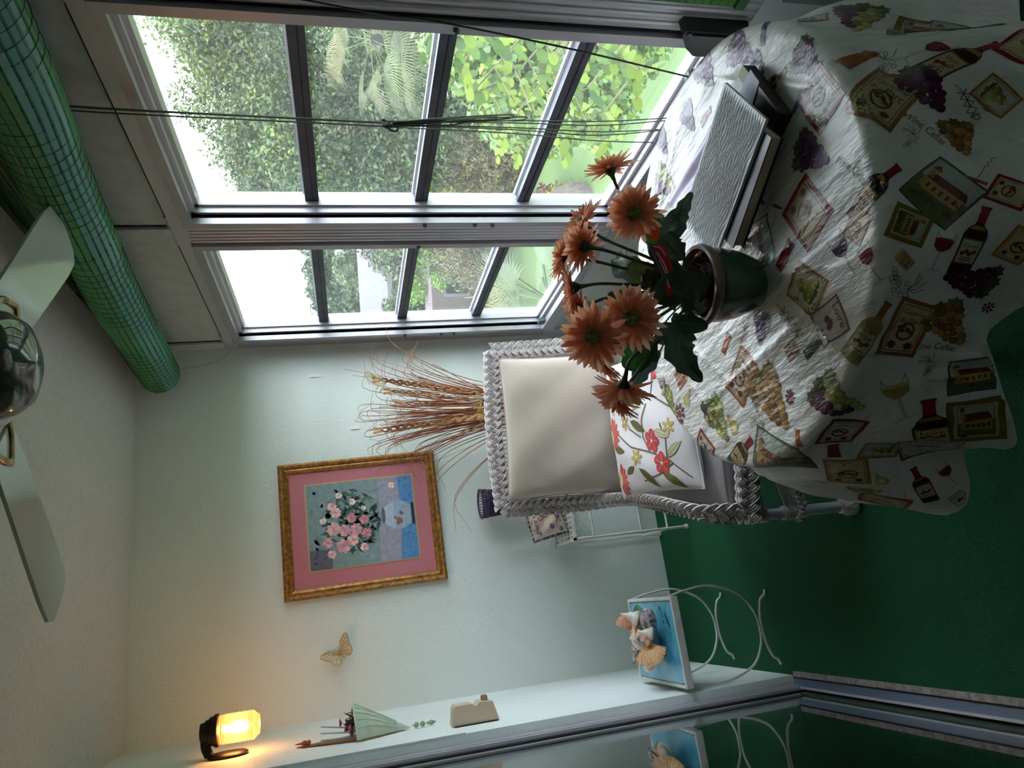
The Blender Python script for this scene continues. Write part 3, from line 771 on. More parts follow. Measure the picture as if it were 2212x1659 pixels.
for z in (.82, .68, .54): canes.tube([ch(0, -0.012+.035*(.92-z)/.26, z), ch(W, -0.012+.035*(.92-z)/.26, z)], 0.005, 5)
canes.build('back_canes', wick, chair, kind='stuff')
for u in (0.0, W):
    c2 = MB()
    for k in range(24):
        v = 0.08+0.68*k/23
        c2.tube([ch(u, v, .51), ch(u, v, .36)], 0.0042, 5)
    c2.build('side_canes', wick, chair, kind='stuff')
deck = MB(); deck.prism([(0.0, 0.03), (W, 0.03), (W, 0.80), (0.0, 0.80)], .335, .352, lambda x, y, d: ch(x, y, d)); deck.build('seat_deck', wick, chair, smooth=False)
# legs: painted poles, wound with cane, ending in woven ball feet
def leg(u, v):
    p = ch(u, v, 0)
    g = MB().tube([p+Vector((0, 0, .012)), p+Vector((0, 0, .38))], 0.0165, 14).build('leg', wick_leg, chair)
    for z0, z1 in ((.315, .385), (.205, .262), (.048, .064)):
        n = int((z1-z0)/.0062)
        MB().tube([p+Vector((math.cos(i*.55)*.0195, math.sin(i*.55)*.0195, z0+(z1-z0)*i/(n*11.4))) for i in range(int(n*11.4))], 0.0030, 5).build('cane_winding', wick, g)
    f = MB().lathe([(0.0, 0.001), (.018, .002), (.0265, .014), (.028, .028), (.024, .042), (.019, .052)], c=tuple(p), n=18)
    for k in range(14):
        for sg in (-1, 1):
            f.tube([p+Vector((math.cos(a)*rr, math.sin(a)*rr, z)) for a, rr, z in ((2*math.pi*k/14+sg*q*.22, (.019, .0275, .0295, .026, .0205)[q], (.003, .014, .028, .042, .052)[q]) for q in range(5))], .0027, 4)
    f.build('ball_foot', wick, g)
    return g
for u, v in ((0, .815), (W, .815), (0, .02), (W, .02)): leg(u, v)
ap = MB()
for k in range(9):                       # canes fanning from the seat rail and the lower rail to the corner poles
    for u0, s in ((0, 1), (W, -1)):
        ap.tube(path([ch(u0+s*.012, .822, .325+.0045*k), ch(u0+s*(.05+.012*k), .825, .335+.003*k), ch(u0+s*(.11+.017*k), .825, .352)], 4), 0.0030, 5)
for k in range(6):
    for u0, s in ((0, 1), (W, -1)):
        ap.tube(path([ch(u0+s*.012, .822, .21+.008*k), ch(u0+s*.06, .825, .222+.009*k), ch(u0+s*.16, .82, .25+.008*k), ch(u0+s*W*.5, .82, .262+.008*k)], 4), 0.0030, 5)
ap.build('apron_canes', wick, chair, kind='stuff')
for u0, s in ((0, 1), (W, -1)):
    braid(MB(), [ch(u0-s*.02, .80, .212), ch(u0-s*.005, .838, .206), ch(u0+s*.035, .838, .212), ch(u0+s*.12, .83, .235), ch(u0+s*.31, .825, .248)], 0.034, 0.016, 0.05, lambda q, t: CF, canes=3).build('lower_braid', wick, chair)

# ------------------------------------------------------------------ cushions
def cushion_fn(cx, ax, ay, w, h, th, az, corner=0.18, puff=1.0, dip=0.0):
    """point on a stuffed cushion; a, b in -1..1 across it, side = +1 front / -1 back"""
    def fn(a, b, side):
        a = np.asarray(a, float); b = np.asarray(b, float)
        A = np.sign(a)*np.abs(a)**0.96; Bq = np.sign(b)*np.abs(b)**0.96
        pull = 1-0.045*(1-A*A)*(np.abs(Bq)**3)-0.0
        pul2 = 1-0.045*(1-Bq*Bq)*(np.abs(A)**3)
        e = np.clip((1-np.abs(A)**3.2), 0, 1)**0.5*np.clip((1-np.abs(Bq)**3.2), 0, 1)**0.5
        z = side*th*0.5*(e*puff - dip*np.exp(-(A*A+Bq*Bq)*3)) + 0.004*np.sin(7*A+5*Bq)*e + 0.0035*np.sin(17*A+2*np.sin(5*Bq))*np.sin(6*Bq+2)*np.abs(A)**2*e
        x = A*pul2*w/2; y = Bq*pull*h/2
        return np.stack([cx[k]+ax[k]*x+ay[k]*y+az[k]*z for k in range(3)], -1)
    return fn
def cushion(fn, n=44):
    t = np.sin(np.linspace(-math.pi/2, math.pi/2, n+1)); A, Bq = np.meshgrid(t, t, indexing='ij')
    mb = MB()
    for side in (1, -1):
        P = fn(A, Bq, side).reshape(-1, 3); F = []
        for i in range(n):
            for j in range(n):
                k = i*(n+1)+j; q = (k, k+n+1, k+n+2, k+1); F.append(q if side > 0 else q[::-1])
        mb.raw(P, F)
    return mb
def piping(fn, r=0.004, n=40):
    e = np.linspace(-1, 1, n); o = np.ones(n)
    A = np.concatenate([e, o[:-1], e[::-1], -o[:-1]]); Bq = np.concatenate([-o, e[1:], o, e[::-1][1:]])
    P = fn(A, Bq, 1.0)
    return MB().tube([Vector(p) for p in P], r, 6, closed=True)
taupe = M('taupe_cotton', (204, 190, 176), 0.85, bump=(380, 0.25, 0.002), var=(5, (196, 182, 168)), sheen=0.2)
grey_c = M('grey_cotton', (178, 172, 172), 0.85, bump=(380, 0.25, 0.002), sheen=0.2)
tilt = math.radians(13)
bz = (-CF*(-1)) ; nf = (CF*math.cos(tilt)+Vector((0, 0, 1))*math.sin(tilt)); upc = (Vector((0, 0, 1))*math.cos(tilt)-CF*math.sin(tilt))
bc = ch(0.31, 0.115, .688)
bfn = cushion_fn(bc, CR, upc, 0.545, 0.485, 0.15, nf)
bcu = empty('back_cushion', tuple(ch(.31, .16, .44)), 'taupe cotton back cushion propped upright in the wicker armchair', 'cushion')
cushion(bfn).build('cover', taupe, bcu); piping(bfn).build('piping', M('taupe_piping', (170, 156, 146), .8), bcu)
sc = ch(0.31, 0.455, .405)
def seat_fn(a, b, side):
    a = np.asarray(a, float); b = np.asarray(b, float)
    e = (np.clip(1-np.abs(a)**7, 0, 1)*np.clip(1-np.abs(b)**7, 0, 1))**0.42
    z = side*0.055*e + 0.004*np.sin(5*a+2)*e
    x = a*0.285*(1-.02*np.abs(b)**4); y = b*0.335
    return np.stack([sc[k]+CR[k]*x+CF[k]*y+(k == 2)*z for k in range(3)], -1)
scu = empty('seat_cushion', tuple(ch(.31, .455, .352)), 'grey cotton seat cushion on the wicker armchair under the floral pillow', 'cushion')
cushion(seat_fn).build('cover', grey_c, scu)
def _pipe_seat(lv):
    e = np.linspace(-.985, .985, 40); o = np.ones(40)*.985
    A = np.concatenate([e, o[:-1], e[::-1], -o[:-1]]); Bq = np.concatenate([-o, e[1:], o, e[::-1][1:]])
    P = seat_fn(A, Bq, lv); return MB().tube([Vector(p) for p in P], .0035, 6, closed=True)
_pipe_seat(1.0).build('piping', M('grey_piping', (150, 144, 146), .8), scu)
# floral pillow lying on the seat, its back edge up on the back cushion
pt = math.radians(9)
pu = (CR*0.99-CF*0.13).normalized(); pv0 = (CF*0.99+CR*0.13).normalized()
pv = (pv0*math.cos(pt)-Vector((0, 0, 1))*math.sin(pt)); pn = (Vector((0, 0, 1))*math.cos(pt)+pv0*math.sin(pt))
pc = ch(0.30, 0.515, .523)
pfn = cushion_fn(pc, pu, pv, 0.48, 0.47, 0.115, pn)
pil_w = M('white_pillow_cotton', (230, 222, 222), 0.8, bump=(420, 0.2, 0.002))
pil = empty('floral_pillow', tuple(ch(.285, .515, .46)), 'white pillow printed with coral flowers and olive leaves on the armchair seat', 'pillow')
cushion(pfn).build('cover', pil_w, pil); piping(pfn, .003).build('seam', pil_w, pil)
fp_m = M('pillow_print', (255, 255, 255), 0.8, attr='Col', bump=(420, 0.2, 0.002))
CORAL, OLV, MUST, PALE = (206, 72, 70), (112, 108, 52), (186, 160, 80), (206, 202, 156)
def f_petals(n, c, rr=.42, w=.2):
    out = []
    for k in range(n):
        a = 2*math.pi*k/n
        out.append((ell(rr*.62*math.cos(a), rr*.62*math.sin(a), rr*.55, w, 10, rot=a), c, 1))
        for q in stroke([(0, 0), (rr*.9*math.cos(a), rr*.9*math.sin(a))], .012): out.append((q, (238, 224, 220), 2))
    return out+[(ell(0, 0, .07, .07, 8), (238, 224, 220), 3)]
def f_leaf(c, line=(74, 72, 40)):
    o = [(.0, -.5), (.13, -.25), (.15, .05), (.08, .32), (0, .5), (-.09, .3), (-.15, .0), (-.1, -.3)]
    return [([(x*1.15, y*1.04) for x, y in o], line, 0), (o, c, 1)]+[(q, shade(c, .7), 2) for q in stroke([(0, -.45), (0, .4)], .025)]
def f_stem(pts, w=.012, c=(96, 92, 66)): return [(q, c, 0) for q in stroke(pts, w)]
def f_fan(c):
    out = []
    for k in range(7):
        a = math.radians(-70+k*23.3)
        out.append((ell(.28*math.sin(a), .28*math.cos(a), .075, .24, 9, rot=-a), shade(c, .95+.05*(k % 2)), 1))
    return out+[(ell(0, -.02, .2, .17, 12), PALE, 2), (ell(0, -.12, .12, .09, 10), shade(MUST, .85), 3)]
pp = Print(0.03)
def PP(polys, a, b, ang, size): pp.put(polys, (a, b), ang, size)
# pillow coordinates: a across (-1 left edge as seen), b towards the viewer
for pts in ([(-.85, .9), (-.55, .55), (-.42, .2), (-.30, -.2), (-.1, -.5), (.1, -.9)], [(-.55, .55), (-.3, .62), (-.08, .55)], [(-.42, .2), (-.2, .1), (.0, .15), (.2, .3)], [(-.62, .65), (-.75, .3), (-.82, -.1)], [(-.2, .05), (-.05, -.2), (.1, -.3)],
            [(.0, .9), (.3, .4), (.5, .0), (.72, -.5)], [(.3, .4), (.55, .5), (.8, .55)], [(.5, 0), (.3, -.25), (.25, -.5)]):
    pp.put([(q, (104, 100, 72), 0) for q in stroke(pts, .022)], (0, 0), 0, 1)
for a, b, an, s_, k in ((-.28, .30, .4, .34, 'c5'), (-.60, .42, .2, .34, 'c5'), (.42, -.28, .2, .30, 'c5'), (.62, .62, .2, .34, 'c5'), (-.72, -.78, .3, .55, 'fan'), (-.10, -.78, -.2, .55, 'fan'), (.62, -.70, 0, .5, 'fan'),
                        (-.45, -.10, .5, .26, 'star'), (.05, -.30, .1, .24, 'star'), (-.15, .70, .1, .24, 'star'), (.30, .75, .1, .26, 'star'),
                        (-.86, .55, .6, .42, 'leaf'), (-.45, .72, -.5, .34, 'pale'), (-.22, .55, .4, .30, 'pale'), (-.78, .05, .9, .42, 'leaf'), (-.62, -.35, -.3, .30, 'leaf'), (-.05, .02, .5, .36, 'leaf'), (.25, .10, -.6, .30, 'pale'), (-.30, -.55, .2, .34, 'leaf'), (.85, .1, .3, .4, 'leaf'), (.3, -.72, .9, .3, 'pale')):
    g = {'c5': lambda: f_petals(5, CORAL), 'fan': lambda: f_fan((214, 96, 92)), 'star': lambda: f_petals(6, MUST, .4, .1), 'leaf': lambda: f_leaf(OLV), 'pale': lambda: f_leaf(PALE)}[k]()
    pp.put(g, (a, b), an, s_)
_kp = lambda a, b: (np.abs(a) < .985) & (np.abs(b) < .985)
ppo = pp.build('printed_flowers', lambda a, b: pfn(np.clip(a, -.999, .999), np.clip(b, -.999, .999), 1.0), fp_m, pil, eps=0.0012, step=0.0003, keep=_kp, flip=-1)
ppo['kind'] = 'stuff'
# ------------------------------------------------------------------ things on the far wall
gold = M('gilded_frame', (176, 124, 56), 0.42, 0.35, var=(60, (120, 78, 34)), bump=(90, 0.3, 0.002), stretch=(1, 1, 1))
pic = empty('framed_picture', (0.412, D, 1.10), 'gilt-framed picture of pink peonies with a rose-pink mat on the far wall', 'picture')
PX0, PX1, PZ0, PZ1 = 0.107, 0.720, 1.097, 1.822
tl = math.radians(1.1)
pcx, pcz = (PX0+PX1)/2, (PZ0+PZ1)/2
def pw(x, z, d):          # picture plane -> room, hung a touch askew
    x, z = x-pcx, z-pcz
    return (pcx+x*math.cos(tl)-z*math.sin(tl), D-0.004-d, pcz+x*math.sin(tl)+z*math.cos(tl))
fw_ = 0.046
prof = [(0.0, 0.0), (0.0, 0.020), (0.010, 0.028), (0.020, 0.026), (0.024, 0.019), (0.032, 0.022), (0.040, 0.016), (0.046, 0.010), (0.046, 0.0)]
corners = [(PX0, PZ0, 1, 1), (PX1, PZ0, -1, 1), (PX1, PZ1, -1, -1), (PX0, PZ1, 1, -1)]
for k in range(4):
    a, b = corners[k], corners[(k+1) % 4]
    mb = MB(); V = []
    for (x, z, sx, sz) in (a, b):
        for o, d in prof: V.append(pw(x+sx*o, z+sz*o, d))
    n = len(prof); mb.raw(V, [(i, i+1, n+i+1, n+i) for i in range(n-1)]+[tuple(range(n)), tuple(range(2*n-1, n-1, -1))])
    mb.build('frame_rail', gold, pic, smooth=False)
matm = M('rose_mat_board', (186, 112, 120), 0.75, bump=(200, 0.1, 0.001))
MB().prism(rect(PX0+.03, PZ0+.03, PX1-.03, PZ1-.03), 0.001, 0.006, pw).build('mat_board', matm, pic, smooth=False)
AX0, AX1, AZ0, AZ1 = PX0+0.118, PX1-0.108, PZ0+0.118, PZ1-0.118
MB().prism(rect(AX0-.006, AZ0-.006, AX1+.006, AZ1+.006), 0.006, 0.0075, pw).build('mat_bevel', M('gold_fillet', (186, 160, 104), .5), pic, smooth=False)
art_m = M('painted_print', (255, 255, 255), 0.6, attr='Col', var=(60, (232, 232, 232)))
ap_ = Print(0.2); r_ = random.Random(5)
def AP(poly, c, lay): ap_.put([(poly, c, lay)], (AX0, AZ0), 0, 1.0)
aw, ah = AX1-AX0, AZ1-AZ0
def U(x, y): return (x*aw, y*ah)
AP([U(0, 0), U(1, 0), U(1, 1), U(0, 1)], (128, 148, 150), 0)
for k in range(60): AP([(a, b) for a, b in ell(r_.uniform(.06, .94)*aw, r_.uniform(.3, .96)*ah, .045*aw, .02*ah, 7, rot=r_.random())], shade((126, 146, 150), .92+.18*r_.random()), 1)
AP([U(0, .0), U(1, .0), U(1, .14), U(.5, .13), U(0, .17)], (84, 140, 190), 2)
AP([U(0, .17), U(.5, .13), U(1, .14), U(1, .32), U(0, .36)], (156, 154, 168), 2)
for k in range(40): AP(ell(r_.uniform(.02, .98)*aw, r_.uniform(.01, .12)*ah, .006*aw, .012*ah, 5), (62, 96, 150), 3)
AP([U(.0, .80), U(.22, .79), U(.23, 1), U(0, 1)], (96, 92, 106), 2)
for k in range(8): AP(ell(r_.uniform(.03, .2)*aw, r_.uniform(.82, .98)*ah, .012*aw, .008*ah, 6, rot=r_.random()*3), (50, 52, 78), 3)
AP([U(.40, .035), U(.66, .035), U(.665, .005), U(.395, .005)], (34, 36, 44), 4)
AP([U(.42, .035), U(.64, .035), U(.70, .12), U(.70, .22), U(.62, .31), U(.46, .31), U(.36, .22), U(.36, .12)], (152, 172, 190), 5)
AP([U(.37, .20), U(.69, .20), U(.62, .31), U(.46, .31)], (176, 190, 206), 6)
AP(ell(.54*aw, .30*ah, .10*aw, .018*ah, 12), (84, 100, 112), 7)
for (x, y, s_) in ((.46, .15, .045), (.55, .13, .03), (.5, .19, .02), (.43, .17, .02)): AP(ell(x*aw, y*ah, s_*aw, s_*.6*ah, 8, rot=.6), (146, 92, 82), 8)
for k in range(150):     # foliage
    a = r_.random()*6.283; q = r_.random()**.6
    x, y = .53+.36*q*math.cos(a), .60+.27*q*math.sin(a)
    an = r_.random()*6.283
    AP([(x*aw+s_[0]*math.cos(an)-s_[1]*math.sin(an), y*ah+s_[0]*math.sin(an)+s_[1]*math.cos(an)) for s_ in ((-.022, 0), (0, .008), (.026, 0), (0, -.008))], r_.choice([(34, 66, 62), (46, 84, 74), (60, 98, 84), (28, 52, 54), (74, 110, 92)]), 9+(k % 3)*.3)
FL = [(.24, .69, .085), (.45, .77, .08), (.30, .60, .07), (.42, .56, .07), (.64, .74, .065), (.72, .77, .055), (.56, .60, .06), (.36, .47, .06), (.52, .48, .055), (.20, .50, .05), (.75, .58, .04), (.66, .48, .03), (.30, .83, .06), (.56, .86, .04), (.16, .80, .05), (.42, .67, .07), (.84, .70, .04), (.9, .2, .04)]
for (x, y, s_) in FL:
    base = r_.choice([(222, 158, 166), (232, 178, 176), (214, 138, 148)]) if s_ > .045 else (232, 210, 206)
    for k in range(8):
        a = k*.785+r_.random()*.3
        AP(ell(x*aw+s_*.55*aw*math.cos(a), y*ah+s_*.55*aw*math.sin(a), s_*.52*aw, s_*.36*aw, 8, rot=a), shade(base, .88+.24*r_.random()), 11+.1*k)
    AP(ell(x*aw, y*ah, s_*.28*aw, s_*.24*aw, 8), shade(base, .82), 12.2)
apo = ap_.build('painting', lambda a, b: np.stack([pcx+(a-pcx)*math.cos(tl)-(b-pcz)*math.sin(tl), np.full_like(a, D-0.0125), pcz+(a-pcx)*math.sin(tl)+(b-pcz)*math.cos(tl)], -1), art_m, pic, eps=0.0, step=0.00008)

# gold butterfly on the far wall
bf = empty('butterfly_ornament', (-0.135, D-0.01, 1.585), 'small gold filigree butterfly ornament on the far wall', 'ornament')
bfm = M('gold_filigree', (196, 176, 120), 0.4, 0.3, var=(120, (150, 122, 62))); bfl = M('pale_wing', (214, 202, 176), 0.6, var=(60, (196, 180, 146)))
bo, bang = Vector((-0.140, D-0.018, 1.590)), math.radians(-52)
def bw(x, y, d):          # body along +y
    return (bo.x+x*math.cos(bang)-y*math.sin(bang), bo.y-d-abs(x)*0.38, bo.z+x*math.sin(bang)+y*math.cos(bang))
WING = [(.004, .012), (.030, .040), (.062, .052), (.074, .046), (.066, .026), (.052, .006), (.050, -.012), (.040, -.030), (.022, -.034), (.006, -.014)]
for s in (1, -1):
    wgt = MB().prism([(x*s, y) for x, y in WING], 0, .0015, bw).build('wing', bfl, bf, smooth=False)
    v = MB(); edge = [Vector(bw(x*s, y, .002)) for x, y in WING]; v.tube(edge, .0015, 5, closed=True)
    for (x, y) in ((.062, .048), (.068, .036), (.060, .018), (.050, 0), (.044, -.022), (.026, -.032)):
        v.tube([Vector(bw(.004*s, .0, .002)), Vector(bw(x*.55*s, y*.6+.006, .0024)), Vector(bw(x*s, y, .002))], .0011, 5)
    v.build('vein', bfm, wgt)
MB().tube([bw(0, -.026, .003), bw(0, 0, .004), bw(0, .016, .003)], [.002, .0045, .003], 8).build('body', bfm, bf)
an_ = MB()
for s in (1, -1): an_.tube([bw(0, .016, .003), bw(.010*s, .034, .006)], .0007, 4)
an_.build('antenna', bfm, bf)
# two little white stick-on strips
strip = M('white_adhesive_strip', (226, 226, 222), 0.5)
one('adhesive_strip', B((1.140, D-.004, 1.615), (1.156, D, 1.665), .001), strip, 'small white adhesive strip on the far wall near the window', 'strip')
one('adhesive_strip', B((.864, D-.004, 1.440), (.880, D, 1.486), .001), strip, 'white adhesive strip behind the tips of the dried grass', 'strip')

# ------------------------------------------------------------------ things on the left wall
blk = M('black_lamp_metal', (24, 20, 20), 0.4, 0.3); ribg = bpy.data.materials.new('ribbed_lamp_glass'); ribg.use_nodes = True
_n = ribg.node_tree.nodes; _l = ribg.node_tree.links; _n.remove(_n['Principled BSDF'])
_t = _n.new('ShaderNodeBsdfTransparent'); _t.inputs[0].default_value = (1, .93, .82, 1)
_tr = _n.new('ShaderNodeBsdfTranslucent'); _tr.inputs[0].default_value = (1, .72, .45, 1)
_g = _n.new('ShaderNodeBsdfGlossy'); _g.inputs['Roughness'].default_value = .15
_m1 = _n.new('ShaderNodeMixShader'); _m1.inputs[0].default_value = .22; _m2 = _n.new('ShaderNodeMixShader'); _m2.inputs[0].default_value = .08
_l.new(_t.outputs[0], _m1.inputs[1]); _l.new(_tr.outputs[0], _m1.inputs[2]); _l.new(_m1.outputs[0], _m2.inputs[1]); _l.new(_g.outputs[0], _m2.inputs[2]); _l.new(_m2.outputs[0], _n['Material Output'].inputs[0])
lp = empty('wall_lamp', (LX, 2.86, 1.95), 'lit wall lamp with ribbed glass jar under a stepped black cap', 'lamp')
lc = Vector((-0.312, 2.86, 0))
MB().lathe([(0.0, 0), (.052, 0), (.055, .008), (.048, .014), (0, .016)], m=Matrix.Translation((LX, 2.86, 1.975)) @ Matrix.Rotation(math.pi/2, 4, 'Y'), n=28, sx=1.25).build('wall_plate', blk, lp)
MB().tube(path([(LX+.010, 2.86, 2.035), (LX+.045, 2.86, 2.048), (lc.x, 2.86, 2.046)], 6), .016, 8).build('arm', blk, lp)
MB().lathe([(0.0, 2.062), (.030, 2.062), (.032, 2.048), (.038, 2.046), (.040, 2.034), (.046, 2.032), (.049, 2.018), (.053, 2.016), (.054, 2.004), (.048, 2.000), (0, 2.000)], c=(lc.x, lc.y, 0), n=28).build('cap', blk, lp)
ribs = []
for k in range(15):
    z = 2.002-.0078*k; ribs += [(.0462, z), (.0495, z-.0026), (.0462, z-.0052)]
ribs += [(.044, 1.884), (.036, 1.876), (.034, 1.870), (.0, 1.868)]
MB().lathe(ribs, c=(lc.x, lc.y, 0), n=32).build('glass_jar', ribg, lp)
bulb_m = emit('warm_bulb', (255, 172, 96), 8.5)
MB().lathe([(0, 1.905), (.014, 1.912), (.022, 1.928), (.021, 1.945), (.013, 1.965), (.012, 1.99)], c=(lc.x, lc.y, 0), n=16).build('bulb', bulb_m, lp)

# glass wall pocket with dried flowers and a bead drop
wv = empty('wall_pocket_vase', (LX, 2.76, 1.36), 'pale green cone-shaped wall pocket filled with small mauve flowers', 'wall vase')
pg = M('frosted_green_glass', (196, 208, 186), 0.3, var=(30, (182, 196, 172)), bump=(26, .3, .004), coat=.2)
tip, top = Vector((LX+.006, 2.76, 1.352)), Vector((LX+.008, 2.76, 1.540))
def cone(u, v):           # half cone: u around, v from tip to rim
    a = math.pi*u; rr = .098*v
    return tip.lerp(top, v)+Vector((math.sin(a)*rr*1.1, -math.cos(a)*rr, .010*math.sin(a)*v))
MB().grid(cone, 20, 12).build('cone', pg, wv)
vn = MB()
for k in range(9):
    vn.tube([cone(.1+.09*k+.05*math.sin(3*t), .25+.7*t)+Vector((.0015, 0, 0)) for t in [i/8 for i in range(9)]], .0014, 4)
vn.build('relief', pg, wv, kind='stuff')
MB().prism([(-.07, 0), (.07, 0), (.035, .10), (.0, .20), (-.035, .10)], 0, .004, lambda x, y, d: (LX+.002+d, 2.76+x, 1.54+y)).build('back_plate', M('antique_brass', (150, 110, 66), .45, .5, var=(50, (110, 78, 44))), wv, smooth=False)
mauve = M('mauve_petal', (164, 98, 156), 0.6, trans=.2); dkl = M('dark_dry_leaf', (54, 48, 40), 0.7); pch = M('peach_petal', (196, 138, 110), .6)
for k in range(13):
    a = rng.uniform(.1, .9)*math.pi; rr = rng.uniform(.02, .09); z = 1.545+rng.uniform(-.005, .045)
    c = Vector((LX+.012+math.sin(a)*rr, 2.76-math.cos(a)*rr, z)); f = MB()
    for j in range(6):
        b = j*1.047; f.tube([c, c+Vector((math.cos(b)*.008, math.sin(b)*.008, .006)), c+Vector((math.cos(b)*.013, math.sin(b)*.013, .004))], [.003, .006, .002], 6, flat=.5)
    f.build('flower', mauve if k % 3 else pch, wv)
for k in range(12):
    a = rng.uniform(.1, .9)*math.pi; rr = rng.uniform(.02, .08)
    c = Vector((LX+.01+math.sin(a)*rr, 2.76-math.cos(a)*rr, 1.535)); d = Vector((rng.uniform(-.01, .03), rng.uniform(-.03, .03), rng.uniform(.02, .05)))
    MB().tube([c, c+d*.5, c+d], [.003, .008, .001], 5, flat=.25).build('leaf', dkl, wv)
silv = M('silver_stem', (206, 206, 216), .25, .7)
for k in range(3):
    MB().tube([(LX+.012+.012*k, 2.74+.02*k, 1.56), (LX+.018+.018*k, 2.735+.022*k, 1.66)], .003, 6).build('silver_stem', silv, wv)
cop = M('copper_finial', (178, 104, 70), .4, .5)
MB().lathe([(0, 0), (.010, .005), (.006, .014), (.010, .022), (.004, .034), (.002, .05), (0, .055)], c=(LX+.014, 2.76, 1.692), n=12).build('finial', cop, wv)
jade = M('jade_bead', (150, 168, 132), .35)
for z, r in ((1.334, .010), (1.312, .010)): MB().lathe([(0, -r), (r*.7, -r*.7), (r, 0), (r*.7, r*.7), (0, r)], c=(LX+.012, 2.755, z), n=12).build('bead', jade, wv)
MB().lathe([(0, 1.262), (.009, 1.280), (.003, 1.298), (0, 1.300)], c=(LX+.012, 2.755, 0), n=8).build('drop', jade, wv)
MB().tube([(LX+.012, 2.755, 1.352), (LX+.012, 2.755, 1.298)], .0008, 4).build('thread', M('thread', (120, 120, 110), .7), wv)

# beige plastic box with a stepped front and a knob
bx_m = M('beige_plastic', (198, 176, 150), .45)
bx = empty('wall_box', (LX, 2.66, 1.06), 'beige plastic box with a stepped front and small knob on left wall', 'wall box')
PR = [(0, 1.060), (.060, 1.076), (.064, 1.122), (.052, 1.136), (.062, 1.152), (.062, 1.206), (.054, 1.214), (0, 1.222)]
MB().prism(PR, 2.622, 2.700, lambda x, y, d: (LX+.004+x, d, y)).build('housing', bx_m, bx, smooth=False)
MB().prism([(0, 1.066), (.004, 1.066), (.004, 1.214), (0, 1.214)], 2.617, 2.705, lambda x, y, d: (LX+x, d, y)).build('back_plate', gasket, bx, smooth=False)
MB().box((LX+.064, 2.652, 1.088), (LX+.084, 2.676, 1.110), bev=.003).build('knob', M('tan_knob', (166, 138, 116), .45), bx)
# ------------------------------------------------------------------ ceiling fan
fan = empty('ceiling_fan', (0.552, 1.462, 2.10), 'ceiling fan with pale glossy blades, brass brackets and a glass bowl', 'fan')
fc = Vector((0.552, 1.462, 0))
blade_m = M('pale_blade', (182, 186, 176), .12, spec=.6, var=(3, (174, 178, 168)))
brass = M('antique_brass_bracket', (168, 150, 96), .3, .7, var=(30, (90, 74, 40)))
fan_w = M('fan_white', (206, 204, 198), .35)
for k, ang in enumerate((37, 132, 217, 312)):
    a = math.radians(ang); d = Vector((math.cos(a), math.sin(a), 0)); s = Vector((-math.sin(a), math.cos(a), 0)); tw = math.radians(-4)
    sv = s*math.cos(tw)+Vector((0, 0, 1))*math.sin(tw); nv = d.cross(sv)
    out = [(.17, -.060), (.20, -.070), (.55, -.088), (.615, -.084), (.640, -.060), (.645, 0), (.640, .060), (.615, .084), (.55, .088), (.20, .070), (.17, .060)]
    MB().prism(out, -.004, .004, lambda x, y, t, d=d, sv=sv, nv=nv: fc+Vector((0, 0, 2.205))+d*x+sv*y+nv*t).build('blade', blade_m, fan, smooth=False)
    for sg in (1, -1):
        P = [fc+Vector((0, 0, 2.215))+d*x+sv*(sg*y)+Vector((0, 0, z)) for x, y, z in ((.09, .012, 0), (.12, .040, -.012), (.155, .052, -.016), (.19, .040, -.016), (.215, .018, -.016), (.23, .0, -.016))]
        MB().tube(path(P, 5), .008, 8, flat=.6).build('bracket', brass, fan)
MB().lathe([(0, 2.44), (.065, 2.44), (.060, 2.41), (.020, 2.39), (.014, 2.34), (.045, 2.33), (.110, 2.30), (.125, 2.26), (.120, 2.22), (.085, 2.20), (.060, 2.195)], c=tuple(fc), n=32).build('motor', fan_w, fan)
MB().lathe([(.060, 2.198), (.118, 2.185), (.124, 2.172), (.118, 2.164), (.108, 2.166)], c=tuple(fc), n=40).build('bowl_rim', M('frosted_rim', (214, 214, 212), .3), fan)
MB().lathe([(.108, 2.168), (.100, 2.140), (.082, 2.118), (.050, 2.104), (0, 2.099)], c=tuple(fc), n=40).build('bowl', M('smoked_glass', (92, 96, 90), .05, .35, spec=.9), fan)

# ------------------------------------------------------------------ rolled-up green slat shade along the window wall
gr1 = M('green_vinyl_slat', (78, 160, 98), .40, var=(6, (64, 146, 90)), trans=.18); gr2 = M('sky_sheen_slat', (96, 168, 156), .35, trans=.15); gr3 = M('dark_green_slat', (40, 98, 74), .4, trans=.15)  # teal slats carry the sky's sheen painted into their colour
thr = M('dark_green_thread', (24, 62, 46), .7)
roll = empty('rolled_shade', (1.17, 2.2, 2.10), 'rolled-up green slat shade hanging along the top of the window wall', 'shade')
axis = path([(1.165, 3.325, 2.318), (1.165, 2.75, 2.285), (1.165, 2.25, 2.248), (1.165, 1.8, 2.205), (1.165, 1.35, 2.158), (1.165, .9, 2.14), (1.165, .25, 2.15)], 7)
RR = [(.082 if i < 24 else .082+.012*min(1, (i-24)/10)) for i in range(len(axis))]
NS = 26
for k in range(NS):
    V = []; F = []
    for i, p in enumerate(axis):
        wob = 1+.03*math.sin(i*.6+k*.25)-.05*(abs(i-14.5) < .8)
        for q, (da, dr_k) in enumerate(((-.46, 0.0), (-.30, .0035), (.30, .0035), (.46, 0.0))):
            a = 2*math.pi*(k+da)/NS; r = RR[i]*wob+dr_k
            V.append((p.x+math.cos(a)*r*1.0, p.y, p.z+math.sin(a)*r))
    for i in range(len(axis)-1):
        for q in range(3): F.append((i*4+q, i*4+q+1, (i+1)*4+q+1, (i+1)*4+q))
    MB().raw(V, F).build('slat', gr2 if k in (15, 16, 17, 18) else gr1, roll, fixn=False)
sp = MB()                 # the spiral seen at the end of the roll
